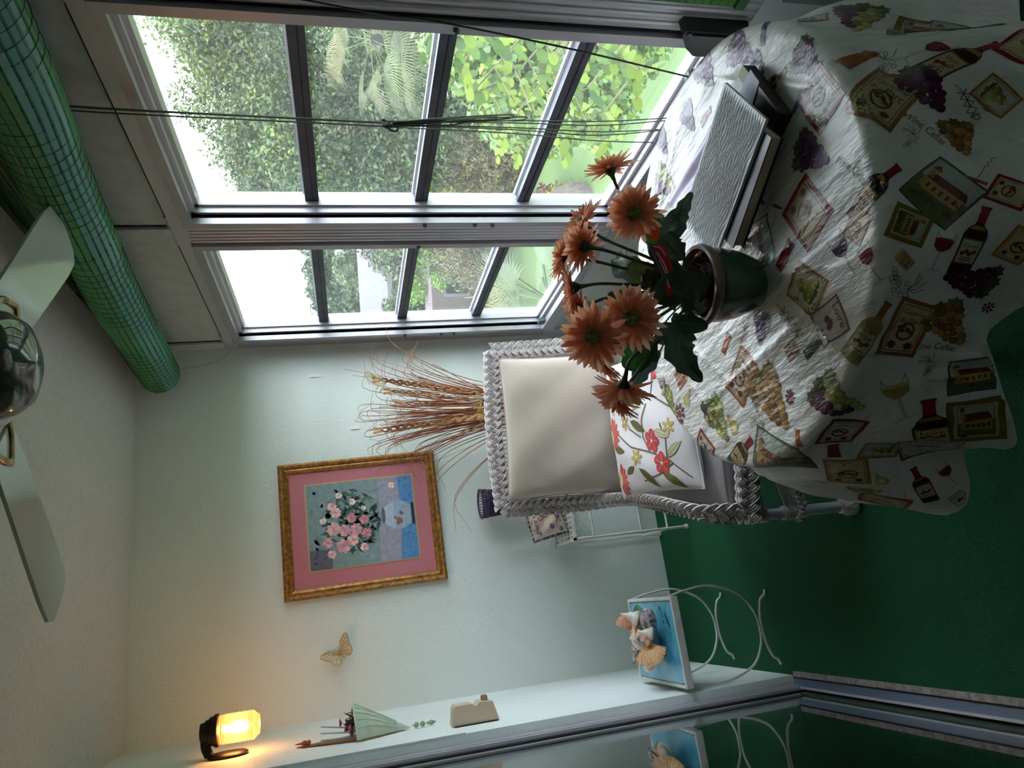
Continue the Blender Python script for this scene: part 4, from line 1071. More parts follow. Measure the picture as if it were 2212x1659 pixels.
sp.tube([(1.165+math.cos(i*.35)*(.01+.0011*i), 3.322, 2.318+math.sin(i*.35)*(.01+.0011*i)) for i in range(64)], .0025, 5)
sp.build('roll_end', gr1, roll)
tm = MB(); Ls = [0.0]
for a, b in zip(axis, axis[1:]): Ls.append(Ls[-1]+(b-a).length)
for j in range(int(Ls[-1]/.040)):
    s_ = j*.040+.02; i = max(0, min(len(axis)-2, int(np.searchsorted(Ls, s_)-1))); t = (s_-Ls[i])/(Ls[i+1]-Ls[i]); p = axis[i].lerp(axis[i+1], t); r = RR[i]+(RR[i+1]-RR[i])*t+.0045
    tm.tube([(p.x+math.cos(2*math.pi*q/26)*r, p.y, p.z+math.sin(2*math.pi*q/26)*r) for q in range(26)], .0008, 4, closed=True)
tm.build('thread_rows', thr, roll, kind='stuff')
for yy in (2.06, .8):
    i = min(range(len(axis)), key=lambda q: abs(axis[q].y-yy)); p = axis[i]
    MB().tube([(p.x+math.cos(2*math.pi*q/24)*(RR[i]+.003), p.y+.012*math.sin(2*math.pi*q/24), p.z+math.sin(2*math.pi*q/24)*(RR[i]+.003)) for q in range(24)], .0035, 6, closed=True).build('tie_cord', thr, roll)
# the part still hanging between the rail under the ceiling and the roll
for k in range(9):
    f0, f1 = k/9+.012, (k+1)/9-.012
    V = []; F = []
    for i, p in enumerate(axis):
        for f in (f0, f1):
            V.append((1.262-.030*f-.018*math.sin(f*2.6), p.y-.0*f, 2.425+(p.z+.055-2.425)*f))
    for i in range(len(axis)-1): F.append((2*i, 2*i+1, 2*i+3, 2*i+2))
    MB().raw(V, F).build('hanging_slat', gr3, roll, fixn=False)
MB().box((1.250, .2, 2.422), (1.276, 3.30, 2.440)).build('head_rail', thr, roll, smooth=False)
for y in (2.98, 2.62, 1.9): MB().tube([(1.262, y, 2.44), (1.235, y, 2.425), (1.232, y, 2.405)], .004, 6).build('hook', gasket, roll)

# ------------------------------------------------------------------ cords
cord_m = M('green_grey_cord', (82, 96, 80), .7, var=(300, (60, 74, 60)))
pc_ = empty('pull_cord', (1.27, 1.63, .55), 'knotted green-grey pull cord hanging in front of the near window', 'cord')
K = Vector((1.262, 1.635, 1.360))
for k, (dy, dx) in enumerate(((-.006, 0), (.002, .004), (.008, -.002))):
    MB().tube(path([(1.262+dx, 1.60+dy, 2.21), (1.262+dx, 1.612+dy, 2.05), (1.262+dx, 1.622+dy, 1.75), (K.x+dx, K.y+dy, K.z)], 8), .0022, 6).build('strand', cord_m, pc_)
kn = MB()
for k in range(3): kn.tube(path([K+Vector((.008*math.cos(q*1.9+k*2), .010*math.sin(q*2.3+k), .014*math.cos(q*1.3+k*2.1))) for q in range(8)], 5), .0038, 6)
kn.tube(path([K, K+Vector((-.004, .016, -.006)), K+Vector((-.004, .024, -.022)), K+Vector((0, .014, -.030)), K+Vector((0, .004, -.012))], 5), .0034, 6)
kn.build('knot', cord_m, pc_)
loops = [(-.008, 1.02, .0), (.002, 1.06, .004), (.006, 1.125, -.003), (-.002, .98, .002)]
for k, (dy, zb, dx) in enumerate(loops):
    MB().tube(path([K+Vector((dx, dy*.4, 0)), (1.262+dx, 1.618+dy, 1.25), (1.264+dx, 1.600+dy*1.6, zb+.05), (1.264+dx, 1.596+dy*1.4, zb), (1.264+dx, 1.610+dy, zb+.02), (1.262+dx, 1.624+dy, 1.2), K+Vector((dx, dy*.3+.004, 0))], 6), .0021, 6).build('loop', cord_m, pc_)
for k, (y1, dx) in enumerate(((1.585, 0), (1.60, .003), (1.635, -.002), (1.645, .002), (1.70, 0))):
    MB().tube(path([K+Vector((dx, .006*k-.012, 0)), (1.266+dx, 1.61+.014*k, 1.0), (1.268+dx, 1.604+.022*k, .75), (1.272+dx, y1, .545)], 8), .0019, 6).build('tail', cord_m, pc_)
wl_ = MB().tube(path([at(a, b, 'Y', 3.2) for a, b in ((345, 693), (400, 691), (450, 696), (488, 714), (503, 736), (496, 760), (468, 780), (420, 793), (370, 797), (318, 796))], 6), .0010, 5)
one('wire_loop', wl_, M('clear_wire', (150, 158, 154), .4), 'thin clear wire curling down from the far end of the rolled shade', 'wire')
dgc = MB().tube(path([(1.262, 1.235, 1.56), (1.264, 1.262, 1.40), (1.264, 1.278, 1.24), (1.268, 1.338, .92), (1.274, 1.42, .556)], 8), .0024, 6)
one('slanting_cord', dgc, M('dark_cord', (48, 54, 50), .7), 'thin dark cord slanting across the near window to the sill', 'cord')
cl = MB().box((1.268, 1.405, .520), (1.292, 1.440, .565), bev=.004)
one('cord_cleat', cl, M('grey_plastic', (86, 88, 92), .5), 'small dark cleat on the sill where the slanting cord ends', 'cleat')
cl2 = MB().box((1.272, 2.03, .512), (1.294, 2.075, .548), bev=.004)
one('window_latch', cl2, M('grey_plastic', (86, 88, 92), .5), 'small grey latch on the sill of the near window', 'latch')
one('window_latch', MB().box((1.272, 3.12, .512), (1.294, 3.16, .548), bev=.004), M('grey_plastic', (86, 88, 92), .5), 'small grey latch on the sill of the far window', 'latch')
# black crank housing below the corner of the near window
cr = empty('window_crank', (1.27, 1.30, .50), 'black window crank housing at the near corner of the sill', 'crank')
blkp = M('black_plastic', (30, 32, 34), .4)
MB().prism([(1.245, .655), (1.262, .660), (1.300, .632), (1.325, .600), (1.325, .500), (1.310, .478), (1.245, .478)], 0, .045, lambda x, y, d: (1.300-d, x, y)).build('housing', blkp, cr, smooth=False)
MB().prism([(1.252, .640), (1.262, .642), (1.292, .616), (1.292, .495), (1.252, .495)], .045, .052, lambda x, y, d: (1.300-d, x, y)).build('cover', M('black_plastic_cover', (40, 42, 44), .35), cr, smooth=False)
MB().lathe([(0, 0), (.007, 0), (.007, .006), (0, .008)], m=Matrix.Translation((1.255, 1.254, .645)) @ Matrix.Rotation(-math.pi/2, 4, 'Y'), n=10).build('pivot', alu_dk, cr)

# ------------------------------------------------------------------ green slat blinds let down over the windows on the camera's side
gb = M('bright_green_blind_slat', (58, 132, 34), .5, trans=.30); gbd = M('green_blind_rail', (34, 84, 40), .5)
def blind(y0, y1, z0, z1, label):
    b = empty('slat_blind', (1.285, (y0+y1)/2, z0), label, 'blind', 'green blinds on the near windows')
    n = int((z1-z0)/.022); first = None
    for k in range(n):
        z = z0+.02+(z1-z0-.02)*k/n
        if first is None:
            first = MB().box((1.276, y0, z), (1.279, y1, z+(z1-z0-.02)/n-.0016)).build('slat', gb, b, smooth=False)
        else:
            c = first.copy(); COL.objects.link(c); c.parent = b; c.location = (0, 0, z-(z0+.02))
    MB().box((1.268, y0, z0-.004), (1.284, y1, z0+.022)).build('bottom_rail', gbd, b, smooth=False)
    for t in np.linspace(.08, .92, 5):
        yy = y0+(y1-y0)*t; MB().tube([(1.2745, yy, z0), (1.2745, yy, z1)], .0010, 4).build('thread', gbd, b)
blind(.14, 1.185, .535, 2.02, 'bright green slat blind let down beside the near window')
blind(-.97, .01, .535, 2.02, 'green slat blind on the second window behind the camera')
blind(-2.07, -1.09, .535, 2.02, 'green slat blind on the window nearest the back wall')
# ------------------------------------------------------------------ potted gerberas on the table
pot_c = Vector((0.506, 1.094, 0))
gp = empty('potted_gerberas', (pot_c.x, pot_c.y, TZ+.004), 'peach artificial gerberas in a green glazed pot on the printed cloth', 'potted plant')
gl = M('green_glaze', (40, 84, 66), .16, var=(16, (30, 68, 56)), spec=.6, coat=.4)
rimm = M('tan_glaze', (124, 96, 80), .3, var=(25, (100, 76, 64)), coat=.2)
PB = TZ+.004
MB().lathe([(0, PB), (.042, PB), (.047, PB+.004), (.055, PB+.02), (.065, PB+.05), (.0695, PB+.08), (.070, PB+.105), (.068, PB+.112), (.062, PB+.108), (.056, PB+.10), (.054, PB+.09)], c=tuple(pot_c), n=48).build('pot', gl, gp)
MB().lathe([(.070, PB+.104), (.075, PB+.108), (.0775, PB+.117), (.0745, PB+.124), (.068, PB+.124), (.0645, PB+.116), (.0645, PB+.104)], c=tuple(pot_c), n=48).build('rim', rimm, gp)
MB().lathe([(.0, PB+.105), (.03, PB+.108), (.0645, PB+.098)], c=tuple(pot_c), n=24).build('soil', M('dark_soil', (44, 28, 24), .9, bump=(90, .9, .01)), gp)
moss = MB()
for k in range(110):
    a, r = rng.random()*6.283, .058*math.sqrt(rng.random()); p = pot_c+Vector((math.cos(a)*r, math.sin(a)*r, PB+.108)); d = Vector((rng.uniform(-1, 1), rng.uniform(-1, 1), rng.uniform(-.1, .5)))*.012
    moss.tube([p-d, p+Vector((0, 0, .004)), p+d], .0009, 4)
moss.build('moss', M('red_brown_moss', (96, 50, 40), .9), gp, kind='stuff')
petal_m = M('peach_petal_silk', (255, 255, 255), .65, attr='Col', trans=.5, spec=.3)
stem_m = M('gerbera_stem', (76, 88, 54), .6, var=(30, (62, 74, 46))); cal_m = M('gerbera_calyx', (48, 54, 32), .6)
disk_m = M('gerbera_disk', (150, 156, 82), .8, bump=(260, .9, .01), var=(120, (92, 98, 40)))
def petal_mesh(L, w, cup, curl, base, tip, i):
    mb = MB(); n = 7; V = []
    for k in range(n+1):
        t = k/n; ww = w*(0.45+0.75*math.sin(math.pi*min(1, t*.92+.04))**.8)*(1 if t < .86 else (1-t)/.14*.8+.25)
        x = L*t; z = curl*L*t*t
        for q in (-1, 0, 1): V.append((x, q*ww/2, z+cup*w*(abs(q)-.5)*(1-t*.4)))
    b = 0
    for k in range(n):
        t = k/n; mb.paint(tuple(base[j]+(tip[j]-base[j])*min(1, t*1.3) for j in range(3)))
        for q in range(2): mb.raw([V[k*3+q], V[k*3+q+1], V[(k+1)*3+q+1], V[(k+1)*3+q]], [(0, 1, 2, 3)])
    me = mb.mesh('petal', petal_m, colours=True, fixn=False)
    bm = bmesh.new(); bm.from_mesh(me); bmesh.ops.remove_doubles(bm, verts=bm.verts[:], dist=1e-6); bm.to_mesh(me); bm.free(); me.shade_smooth()
    return me
PET = [petal_mesh(.0455+.002*(i % 3), .0086, .25, c, (226, 130, 84), t, i) for i, (c, t) in enumerate(((.10, (242, 196, 166)), (-.06, (238, 184, 152)), (-.16, (244, 206, 180)), (.02, (236, 174, 142))))]
PIN = petal_mesh(.041, .0080, .25, .22, (214, 100, 58), (232, 156, 120), 9)
def gerbera(px, py, Y, n3, R=1.0, npet=26):
    c = at(px, py, 'Y', Y); toc = (Vector((0, 0, CAM_H))-c).normalized()
    r_ = (RT-toc*RT.dot(toc)).normalized(); u_ = toc.cross(r_); u_ = u_ if u_.dot(UP) > 0 else -u_
    n = (r_*n3[0]+u_*n3[1]+toc*n3[2]).normalized()
    mat = Matrix.Translation(c) @ rot_to(n)
    f = empty('flower', tuple(c-origin(gp))); f.parent = gp
    for k in range(npet):
        a = 2*math.pi*k/npet+rng.uniform(-.06, .06); m = mat @ Matrix.Rotation(a, 4, 'Z') @ Matrix.Translation((.0075, 0, -.001+.002*(k % 2))) @ Matrix.Rotation(rng.uniform(-.22, .05)-(.12 if k % 2 else 0), 4, 'Y') @ Matrix.Rotation(rng.uniform(-.25, .25), 4, 'X') @ Matrix.Diagonal((R*rng.uniform(.9, 1.05), R*rng.uniform(.9, 1.1), R, 1))
        obj('petal', PET[(k*5+rng.randint(0, 1)) % 4], f, m)
    inn = MB()
    for k in range(48):
        a = 2*math.pi*(k+.5)/24+rng.uniform(-.05, .05); m = mat @ Matrix.Rotation(a, 4, 'Z') @ Matrix.Translation((.007, 0, .003)) @ Matrix.Rotation(-.05-.16*(k >= 24)+rng.uniform(-.12, .10), 4, 'Y') @ Matrix.Rotation(rng.uniform(-.3, .3), 4, 'X') @ Matrix.Scale(R*rng.uniform(.85, 1.08)*(.78 if k >= 24 else 1), 4)
        inn.col = lin((234, 158, 118) if k % 2 else (240, 178, 142)); inn.raw([m @ v.co for v in PIN.vertices], [tuple(p.vertices) for p in PIN.polygons])
    inn.build('inner_petals', petal_m, f, colours=True, fixn=False, kind='stuff')
    MB().lathe([(0, .0085), (.004, .0105), (.0085, .0115), (.0125, .0085), (.0135, .004), (.009, 0), (0, 0)], m=mat, n=20).build('disk', disk_m, f)
    MB().lathe([(0, -.016), (.0045, -.014), (.0085, -.009), (.0115, -.003), (.0115, .001), (0, .001)], m=mat, n=16).build('calyx', cal_m, f)
    s0 = pot_c+Vector((rng.uniform(-.022, .022), rng.uniform(-.022, .022), PB+.105)); s3 = c-n*.014; d = (s3-s0).length
    MB().tube(path([s0, s0.lerp(s3, .45)+Vector((0, 0, .03*d)), s3-n*.11*d+(s0-s3)*.06, s3], 7), [.0030]*18+[.0032, .0036, .0042, .0052], 8).build('stem', stem_m, f)
FLW = [(1318, 366, 1.14, (.9, .32, -.30), 1.02), (1372, 462, 1.02, (.22, .22, .95), 1.0), (1258, 480, 1.13, (.62, .70, .30), .92), (1262, 532, 1.05, (.15, .75, -.65), .85), (1218, 556, 1.12, (.1, .95, -.25), .85),
       (1236, 622, 1.10, (-.15, .9, .05), .95), (1258, 668, 1.13, (-.35, .6, .45), .85), (1284, 726, 1.00, (-.10, .32, .95), 1.08), (1364, 688, .99, (.0, .12, 1.0), 1.04), (1300, 784, 1.12, (-.75, .45, .05), .9), (1346, 836, 1.05, (-.85, .15, -.38), 1.0), (1332, 864, 1.12, (-.7, .5, -.2), .85)]
for q in FLW: gerbera(*q[:4], R=q[4]*1.0, npet=24)
leaf_mats = {'dark': M('leaf_dark_green', (66, 94, 72), .5, var=(40, (52, 78, 60)), trans=.15), 'bright': M('leaf_bright_green', (52, 108, 44), .5, var=(30, (40, 90, 36)), trans=.35), 'olive': M('leaf_olive', (86, 92, 48), .55, var=(30, (66, 74, 38)), trans=.25), 'grey': M('leaf_blue_grey', (122, 140, 138), .6, var=(30, (104, 122, 118)), trans=.15)}
vein_m = M('leaf_vein', (104, 120, 92), .6)
def leaf(b, t, w, key, lift=.02, lobes=4, roll=0.0, cup=.12):
    P0, P3 = at(*b[:2], 'Y', b[2]), at(*t[:2], 'Y', t[2]); L = (P3-P0).length
    mid = P0.lerp(P3, .5)+Vector((0, 0, lift))
    C = path([P0, mid, P3], 8); n = len(C)-1
    toc = (Vector((0, 0, CAM_H))-mid).normalized(); V = []; mb = MB(); nc = 8
    ph = rng.random()*6
    for i, p in enumerate(C):
        tt = i/n; tg = (C[min(i+1, n)]-C[max(i-1, 0)]).normalized()
        s = tg.cross(toc); s.normalize(); nn = s.cross(tg)
        s2 = s*math.cos(roll)+nn*math.sin(roll); nn = s2.cross(tg)
        ww = w*(math.sin(math.pi*(tt**.8*.94+.03))**.75)*(1+.16*math.sin(tt*lobes*6.283+ph))
        for q in range(nc+1):
            x = q/nc*2-1
            V.append(p+s2*(x*ww/2)+nn*(cup*w*abs(x)**1.5-.05*w*math.cos(x*9+tt*16)*abs(x)+.03*w*math.sin(tt*20+x*3)))
    F = [(i*(nc+1)+q, i*(nc+1)+q+1, (i+1)*(nc+1)+q+1, (i+1)*(nc+1)+q) for i in range(n) for q in range(nc)]
    lf = mb.raw(V, F).build('leaf', leaf_mats[key], gp, fixn=False)
    MB().tube([V[i*(nc+1)+nc//2]+toc*.0006 for i in range(n+1)], [.0012*(1-i/n*.7) for i in range(n+1)], 4).build('midrib', vein_m, lf)
    s0 = pot_c+Vector((0, 0, PB+.105))
    MB().tube(path([s0, s0.lerp(P0, .5)+Vector((0, 0, .01)), P0], 5), .0016, 5).build('leaf_stalk', stem_m, lf)
leaf((1466, 515, 1.07), (1494, 416, 1.06), .030, 'dark', lift=.01, lobes=4)
leaf((1475, 560, 1.06), (1448, 500, 1.05), .042, 'dark', lift=.01, lobes=3)
leaf((1455, 560, 1.12), (1418, 462, 1.15), .060, 'bright', lift=.015, lobes=2)
leaf((1448, 560, 1.08), (1470, 448, 1.07), .040, 'dark', lift=.02, lobes=3, roll=.5)
leaf((1470, 655, 1.05), (1534, 600, .985), .082, 'dark', lift=.02, lobes=1, cup=.2)
leaf((1480, 690, 1.03), (1516, 826, .985), .050, 'dark', lift=.025, lobes=5, cup=.2)
leaf((1480, 690, 1.04), (1530, 705, .99), .045, 'dark', lift=.02, lobes=1)
leaf((1402, 592, 1.12), (1338, 552, 1.17), .055, 'grey', lift=.02, lobes=3, roll=.4)
leaf((1450, 612, 1.10), (1362, 566, 1.08), .044, 'olive', lift=.02, lobes=4)
leaf((1440, 600, 1.08), (1382, 620, 1.08), .048, 'olive', lift=.01, lobes=4, roll=.3)
leaf((1410, 660, 1.12), (1312, 636, 1.10), .046, 'dark', lift=.01, lobes=2)
leaf((1412, 730, 1.10), (1376, 806, 1.12), .062, 'bright', lift=.015, lobes=2)
leaf((1410, 700, 1.12), (1345, 770, 1.16), .050, 'dark', lift=.015, lobes=3)
leaf((1425, 760, 1.12), (1370, 845, 1.14), .030, 'grey', lift=.01, lobes=3)
leaf((1470, 590, 1.10), (1425, 545, 1.11), .040, 'dark', lift=.01, lobes=3, roll=.2)
leaf((1462, 700, 1.12), (1430, 745, 1.14), .034, 'dark', lift=.01, lobes=3)
# red butterfly pick tucked between the leaves
rb = empty('butterfly_pick', tuple(at(1432, 566, 'Y', 1.02)), 'red and black striped butterfly pick tucked among the gerbera leaves', 'ornament')
red_m = M('red_wing', (176, 36, 28), .4, var=(40, (150, 22, 22))); org_m = M('orange_wing', (226, 96, 40), .45, trans=.3); blk2 = M('black_body', (16, 14, 16), .4); wht = M('white_streak', (236, 206, 196), .5)
def rw(px, py, d=0.0): p = at(px, py, 'Y', 1.02); return p+(Vector((0, 0, CAM_H))-p).normalized()*d
def wing(pts, mat, name, bend=.0):
    P = [rw(a, b) for a, b in pts]; n = (Vector((0, 0, CAM_H))-P[0]).normalized(); c = sum(P, Vector())/len(P)
    V = [p for p in P]+[p+n*.0012 for p in P]+[c+n*(.0012+bend)]; k = len(P)
    return MB().raw(V, [tuple(range(k))[::-1]]+[(i, (i+1) % k, k+(i+1) % k, k+i) for i in range(k)]+[(k+i, k+(i+1) % k, 2*k) for i in range(k)]).build(name, mat, rb)
w1 = wing([(1408, 528), (1426, 524), (1442, 540), (1452, 572), (1456, 600), (1450, 640), (1442, 642), (1434, 610), (1422, 578)], red_m, 'wing', .006)
wing([(1412, 520), (1396, 510), (1408, 492), (1416, 480), (1424, 500), (1424, 516)], org_m, 'wing', .003)
for pts in ([(1412, 532), (1426, 536), (1438, 552)], [(1418, 545), (1434, 568), (1444, 596)], [(1424, 560), (1438, 592), (1446, 622)]):
    MB().tube(path([rw(a, b, .009) for a, b in pts], 4), .0009, 4).build('streak', wht, w1)
MB().tube(path([rw(1402, 528, .004), rw(1408, 548, .006), rw(1422, 572, .005), rw(1432, 596, .004)], 4), [.004, .0045, .005, .0055, .0055, .005, .005, .0045, .004, .0035, .003, .0025, .002], 8).build('body', blk2, rb)
MB().tube([rw(1420, 572), pot_c+Vector((.01, 0, PB+.106))], .0012, 5).build('wire', blk2, rb)

# ------------------------------------------------------------------ things lying on the table
e1 = Vector((-.874, -.486, 0)).normalized(); e2 = Vector((-.486, .874, 0)).normalized()
A0 = Vector((0.849, 0.955, 0))
def tp(a, b, z, o=A0, rot=0.0):
    c, s = math.cos(rot), math.sin(rot); return o+(e1*c+e2*s)*a+(e2*c-e1*s)*b+Vector((0, 0, z))
zb = TZ+.006
paperw = M('white_embossed_paper', (242, 244, 250), .5, spec=.45)
bxw = empty('embossed_box', tuple(tp(.08, .14, zb+.038)), 'white box with a crinkled embossed lid on top of the dark case', 'box')
Wd, Ln = .163, .285
def lid(u, v):
    a, b = u*Wd, v*Ln; ed = min(1, min(u, 1-u, v, 1-v)*14)
    w = .0017*math.sin(a*780+2.2*math.sin(b*46+a*20)+1.6*math.sin(b*90+2*math.sin(a*60)))+.0006*math.sin(b*210+a*300)
    return tp(a, b, zb+.056+w*ed)
MB().grid(lid, 120, 110).build('lid', paperw, bxw, fixn=False)
MB().prism(rect(0, 0, Wd, Ln), .0500, .0548, lambda x, y, d: tp(x, y, zb+d)).build('sides', M('white_card_edge', (206, 208, 206), .6), bxw, smooth=False)
case_m = M('black_case', (26, 18, 20), .35, spec=.5)
cs = empty('dark_case', tuple(tp(.1, .1, zb)), 'black case with a cream label window under the white embossed box', 'case')
MB().prism(rect(-.012, -.028, .150, .20), 0, .026, lambda x, y, d: tp(x, y, zb+d, rot=.14)).build('body', case_m, cs, smooth=False)
MB().prism(rect(-.012, -.0285, .042, -.006), .026, .0265, lambda x, y, d: tp(x, y, zb+d, rot=.14)).build('label', M('cream_label', (176, 178, 128), .6), cs, smooth=False)
MB().prism(rect(.098, .03, .1505, .06), .0262, .0268, lambda x, y, d: tp(x, y, zb+d, rot=.14)).build('emblem', M('gold_emblem', (150, 138, 84), .5), cs, smooth=False)
bk = empty('dark_book', tuple(tp(.1, .15, zb+.026)), 'dark brown book with pale page edges between the case and the white box', 'book')
MB().prism(rect(.02, .03, .186, .24), .0262, .0284, lambda x, y, d: tp(x, y, zb+d, rot=-.05)).build('cover', case_m, bk, smooth=False)
MB().prism(rect(.02, .032, .182, .236), .0284, .0476, lambda x, y, d: tp(x, y, zb+d, rot=-.05)).build('pages', M('page_edges', (206, 196, 166), .8, var=(300, (170, 158, 128)), stretch=(.05, .05, 6)), bk, smooth=False)
MB().prism(rect(.02, .03, .186, .24), .0476, .0499, lambda x, y, d: tp(x, y, zb+d, rot=-.05)).build('cover', case_m, bk, smooth=False)
ppr = MB().prism([(.02, -.035), (.06, -.032), (.075, .05), (.01, .05)], .0270, .0276, lambda x, y, d: tp(x, y, zb+d, rot=.1))
one('paper_slip', ppr, M('lavender_paper', (206, 204, 232), .6), 'lavender paper slip sticking out at the near end of the case', 'paper', smooth=False)
lil = M('lilac_film', (206, 176, 212), .3, var=(14, (196, 190, 212)), spec=.5)
def film(u, v):
    a, b = at(1556, 246, 'Z', zb), at(1448, 428, 'Z', zb); c, d = at(1575, 300, 'Z', zb), at(1462, 470, 'Z', zb)
    p = a.lerp(b, v).lerp(c.lerp(d, v), u); return p+Vector((0, 0, .0035+.004*math.sin(v*7+u*2)*math.sin(u*3.1)+.002*math.sin(u*9)))
one('lilac_sheet', MB().grid(film, 14, 26), lil, 'glossy lilac and pink sheet lying behind the white embossed box', 'sheet', fixn=False)
# ------------------------------------------------------------------ white metal plant stand behind the chair
wm = M('white_painted_metal', (214, 212, 206), .4, var=(30, (200, 198, 192)))
sd = empty('plant_stand', (.36, 3.225, 0), 'white metal plant stand with scrolled sides behind the wicker armchair', 'plant stand')
SX0, SX1, SY0, SY1, SZ = .205, .515, 3.072, 3.378, .555
for x in (SX0, SX1):
    for y in (SY0, SY1):
        MB().tube([(x, y, .006), (x, y, SZ-.01)], .0065, 8).build('leg', wm, sd)
        MB().lathe([(0, .0), (.010, .0), (.012, .006), (.009, .014), (0, .016)], c=(x, y, 0), n=12).build('foot', wm, sd)
for a, b in (((SX0, SY0), (SX1, SY0)), ((SX1, SY0), (SX1, SY1)), ((SX1, SY1), (SX0, SY1)), ((SX0, SY1), (SX0, SY0))):
    MB().tube([(*a, .10), (*b, .10)], .0055, 8).build('stretcher', wm, sd)
    MB().tube([(*a, SZ-.095), (*b, SZ-.095)], .0050, 8).build('apron_rail', wm, sd)
    MB().box((min(a[0], b[0])-.006, min(a[1], b[1])-.006, SZ-.014), (max(a[0], b[0])+.006, max(a[1], b[1])+.006, SZ)).build('top_rail', wm, sd, smooth=False)
    A_, B_ = Vector((*a, SZ-.052)), Vector((*b, SZ-.052)); t = (B_-A_).normalized(); c = A_.lerp(B_, .5); up = Vector((0, 0, 1)); nrm = t.cross(up)
    fl_ = MB()
    for k in range(10):
        an = 2*math.pi*k/10; dv = t*math.cos(an)+up*math.sin(an); fl_.tube([c+dv*.008, c+dv*.018, c+dv*.028], [.003, .0042, .0034], 6)
    fl_.lathe([(0, .004), (.007, .003), (.008, 0), (0, 0)], m=Matrix.Translation(c) @ rot_to(nrm), n=10); fl_.build('flower_rosette', wm, sd)
    for s in (-1, 1):
        for vv, tw in ((1, 1), (-1, -1)):
            o = c+t*(s*.085)+up*(vv*.018)
            P = [o+t*(s*(.020*(1-i/22))*math.cos(i*.42))+up*(tw*(.020*(1-i/22))*math.sin(i*.42)) for i in range(19)]
            MB().tube([c+t*(s*.035)+up*(vv*.036), c+t*(s*.07)+up*(vv*.040)]+P[:0]+[p for p in P], .0022, 5).build('scroll', wm, sd)
        MB().tube([c+t*(s*.03)+up*.036, c+t*(s*.125)-up*.036], .002, 5).build('scroll_bar', wm, sd)
for k in range(1, 14):
    x = SX0+(SX1-SX0)*k/14; MB().box((x-.0035, SY0, SZ-.006), (x+.0035, SY1, SZ-.002)).build('top_slat', wm, sd, smooth=False)
for k in range(1, 6):
    y = SY0+(SY1-SY0)*k/6; MB().box((SX0, y-.006, SZ-.0055), (SX1, y+.006, SZ-.0015)).build('top_cross_slat', wm, sd, smooth=False)
# small verse pillow
spc = Vector((.330, 3.150, .652)); sa, sb, sn = Vector((.985, .05, .16)).normalized(), None, Vector((-.10, -.93, .36)).normalized()
sb = sn.cross(sa).normalized(); sa = sb.cross(sn)
sfn = cushion_fn(spc, sa, sb, .19, .155, .065, sn)
sp_ = empty('verse_pillow', (.33, 3.16, .557), 'small cream pillow with purple pansies and script lettering on the plant stand', 'pillow')
cushion(sfn, 24).build('cover', M('cream_tapestry', (206, 186, 172), .9, bump=(500, .4, .002), var=(180, (190, 168, 152))), sp_)
rf = MB(); e_ = np.linspace(-1, 1, 60)
ring = [(a, -1) for a in e_]+[(1, b) for b in e_]+[(a, 1) for a in -e_]+[(-1, b) for b in -e_]
C0 = sfn(np.array([q[0] for q in ring]), np.array([q[1] for q in ring]), 1.0); V = []
for i, (p, q) in enumerate(zip(C0, ring)):
    o = (sa*q[0]+sb*q[1]).normalized(); p = Vector(p); V += [p, p+o*.012+sn*.005*math.sin(i*1.1)]
k = len(ring); rf.raw(V, [(2*i, 2*i+1, 2*((i+1) % k)+1, 2*((i+1) % k)) for i in range(k)]).build('ruffle', M('pansy_ruffle', (168, 160, 150), .9, var=(70, (88, 84, 104))), sp_, fixn=False)
tx = Print(.02)
for t, x, y, w in (("Here's", -.30, .62, .85), ('G', -.05, .22, .24), ('G', .0, -.12, .24), ('G', .05, -.46, .24)): tx.put(word(t, x, y, w, (104, 44, 66), 1, tall=1.3), (0, 0), 0, 1)
for (x, y, s_) in ((-.55, -.25, .3), (-.75, .5, .22), (-.2, -.72, .24), (-.8, -.72, .26), (.5, -.8, .24), (.3, .85, .2)):
    tx.put([(p, (96, 86, 140), 1) for p, c, l in f_petals(5, PURPLE) if l == 1]+[(ell(0, 0, .12, .12, 8), (190, 170, 90), 2)], (x, y), .3, s_)
for k in range(14): tx.put(f_leaf((84, 98, 72)), (rng.uniform(-.9, .3), rng.choice([-.8, -.6, .85])), rng.random()*6, .16)
tx.build('embroidery', lambda a, b: sfn(np.clip(a, -.999, .999), np.clip(b, -.999, .999), 1.0), fp_m, sp_, eps=.0008, step=.0003, keep=_kp)['kind'] = 'stuff'
# purple wire basket
pm = M('purple_wire', (88, 66, 104), .35, .4, var=(50, (66, 48, 80)))
bk_ = empty('wire_basket', (.425, 3.265, SZ), 'tall purple lattice wire basket standing on the plant stand', 'basket')
bcx = Vector((.428, 3.268, 0)); H0, H1 = SZ+.002, .918
def br(t): return .058+.010*t**6+.004*(1-t)**8
lat = MB()
for s in (-1, 1):
    for k in range(30):
        lat.tube([bcx+Vector((math.cos(a)*br(t), math.sin(a)*br(t), H0+(H1-H0)*t)) for t, a in ((i/26, 2*math.pi*k/30+s*i/26*2.6) for i in range(27))], .0016, 4)
lat.build('lattice', pm, bk_, kind='stuff')
for t in (0.0, .93, 1.0):
    MB().tube([bcx+Vector((math.cos(a)*br(t), math.sin(a)*br(t), H0+(H1-H0)*t)) for a in [2*math.pi*i/32 for i in range(32)]], .0042, 6, closed=True).build('rim', pm, bk_)
MB().lathe([(0, H0), (.055, H0), (.055, H0+.003), (0, H0+.003)], c=tuple(bcx), n=24).build('base', pm, bk_)
MB().lathe([(.054, H0), (.053, H1-.03)], c=tuple(bcx), n=32).build('liner', M('dark_purple_mesh', (52, 38, 62), .6), bk_)

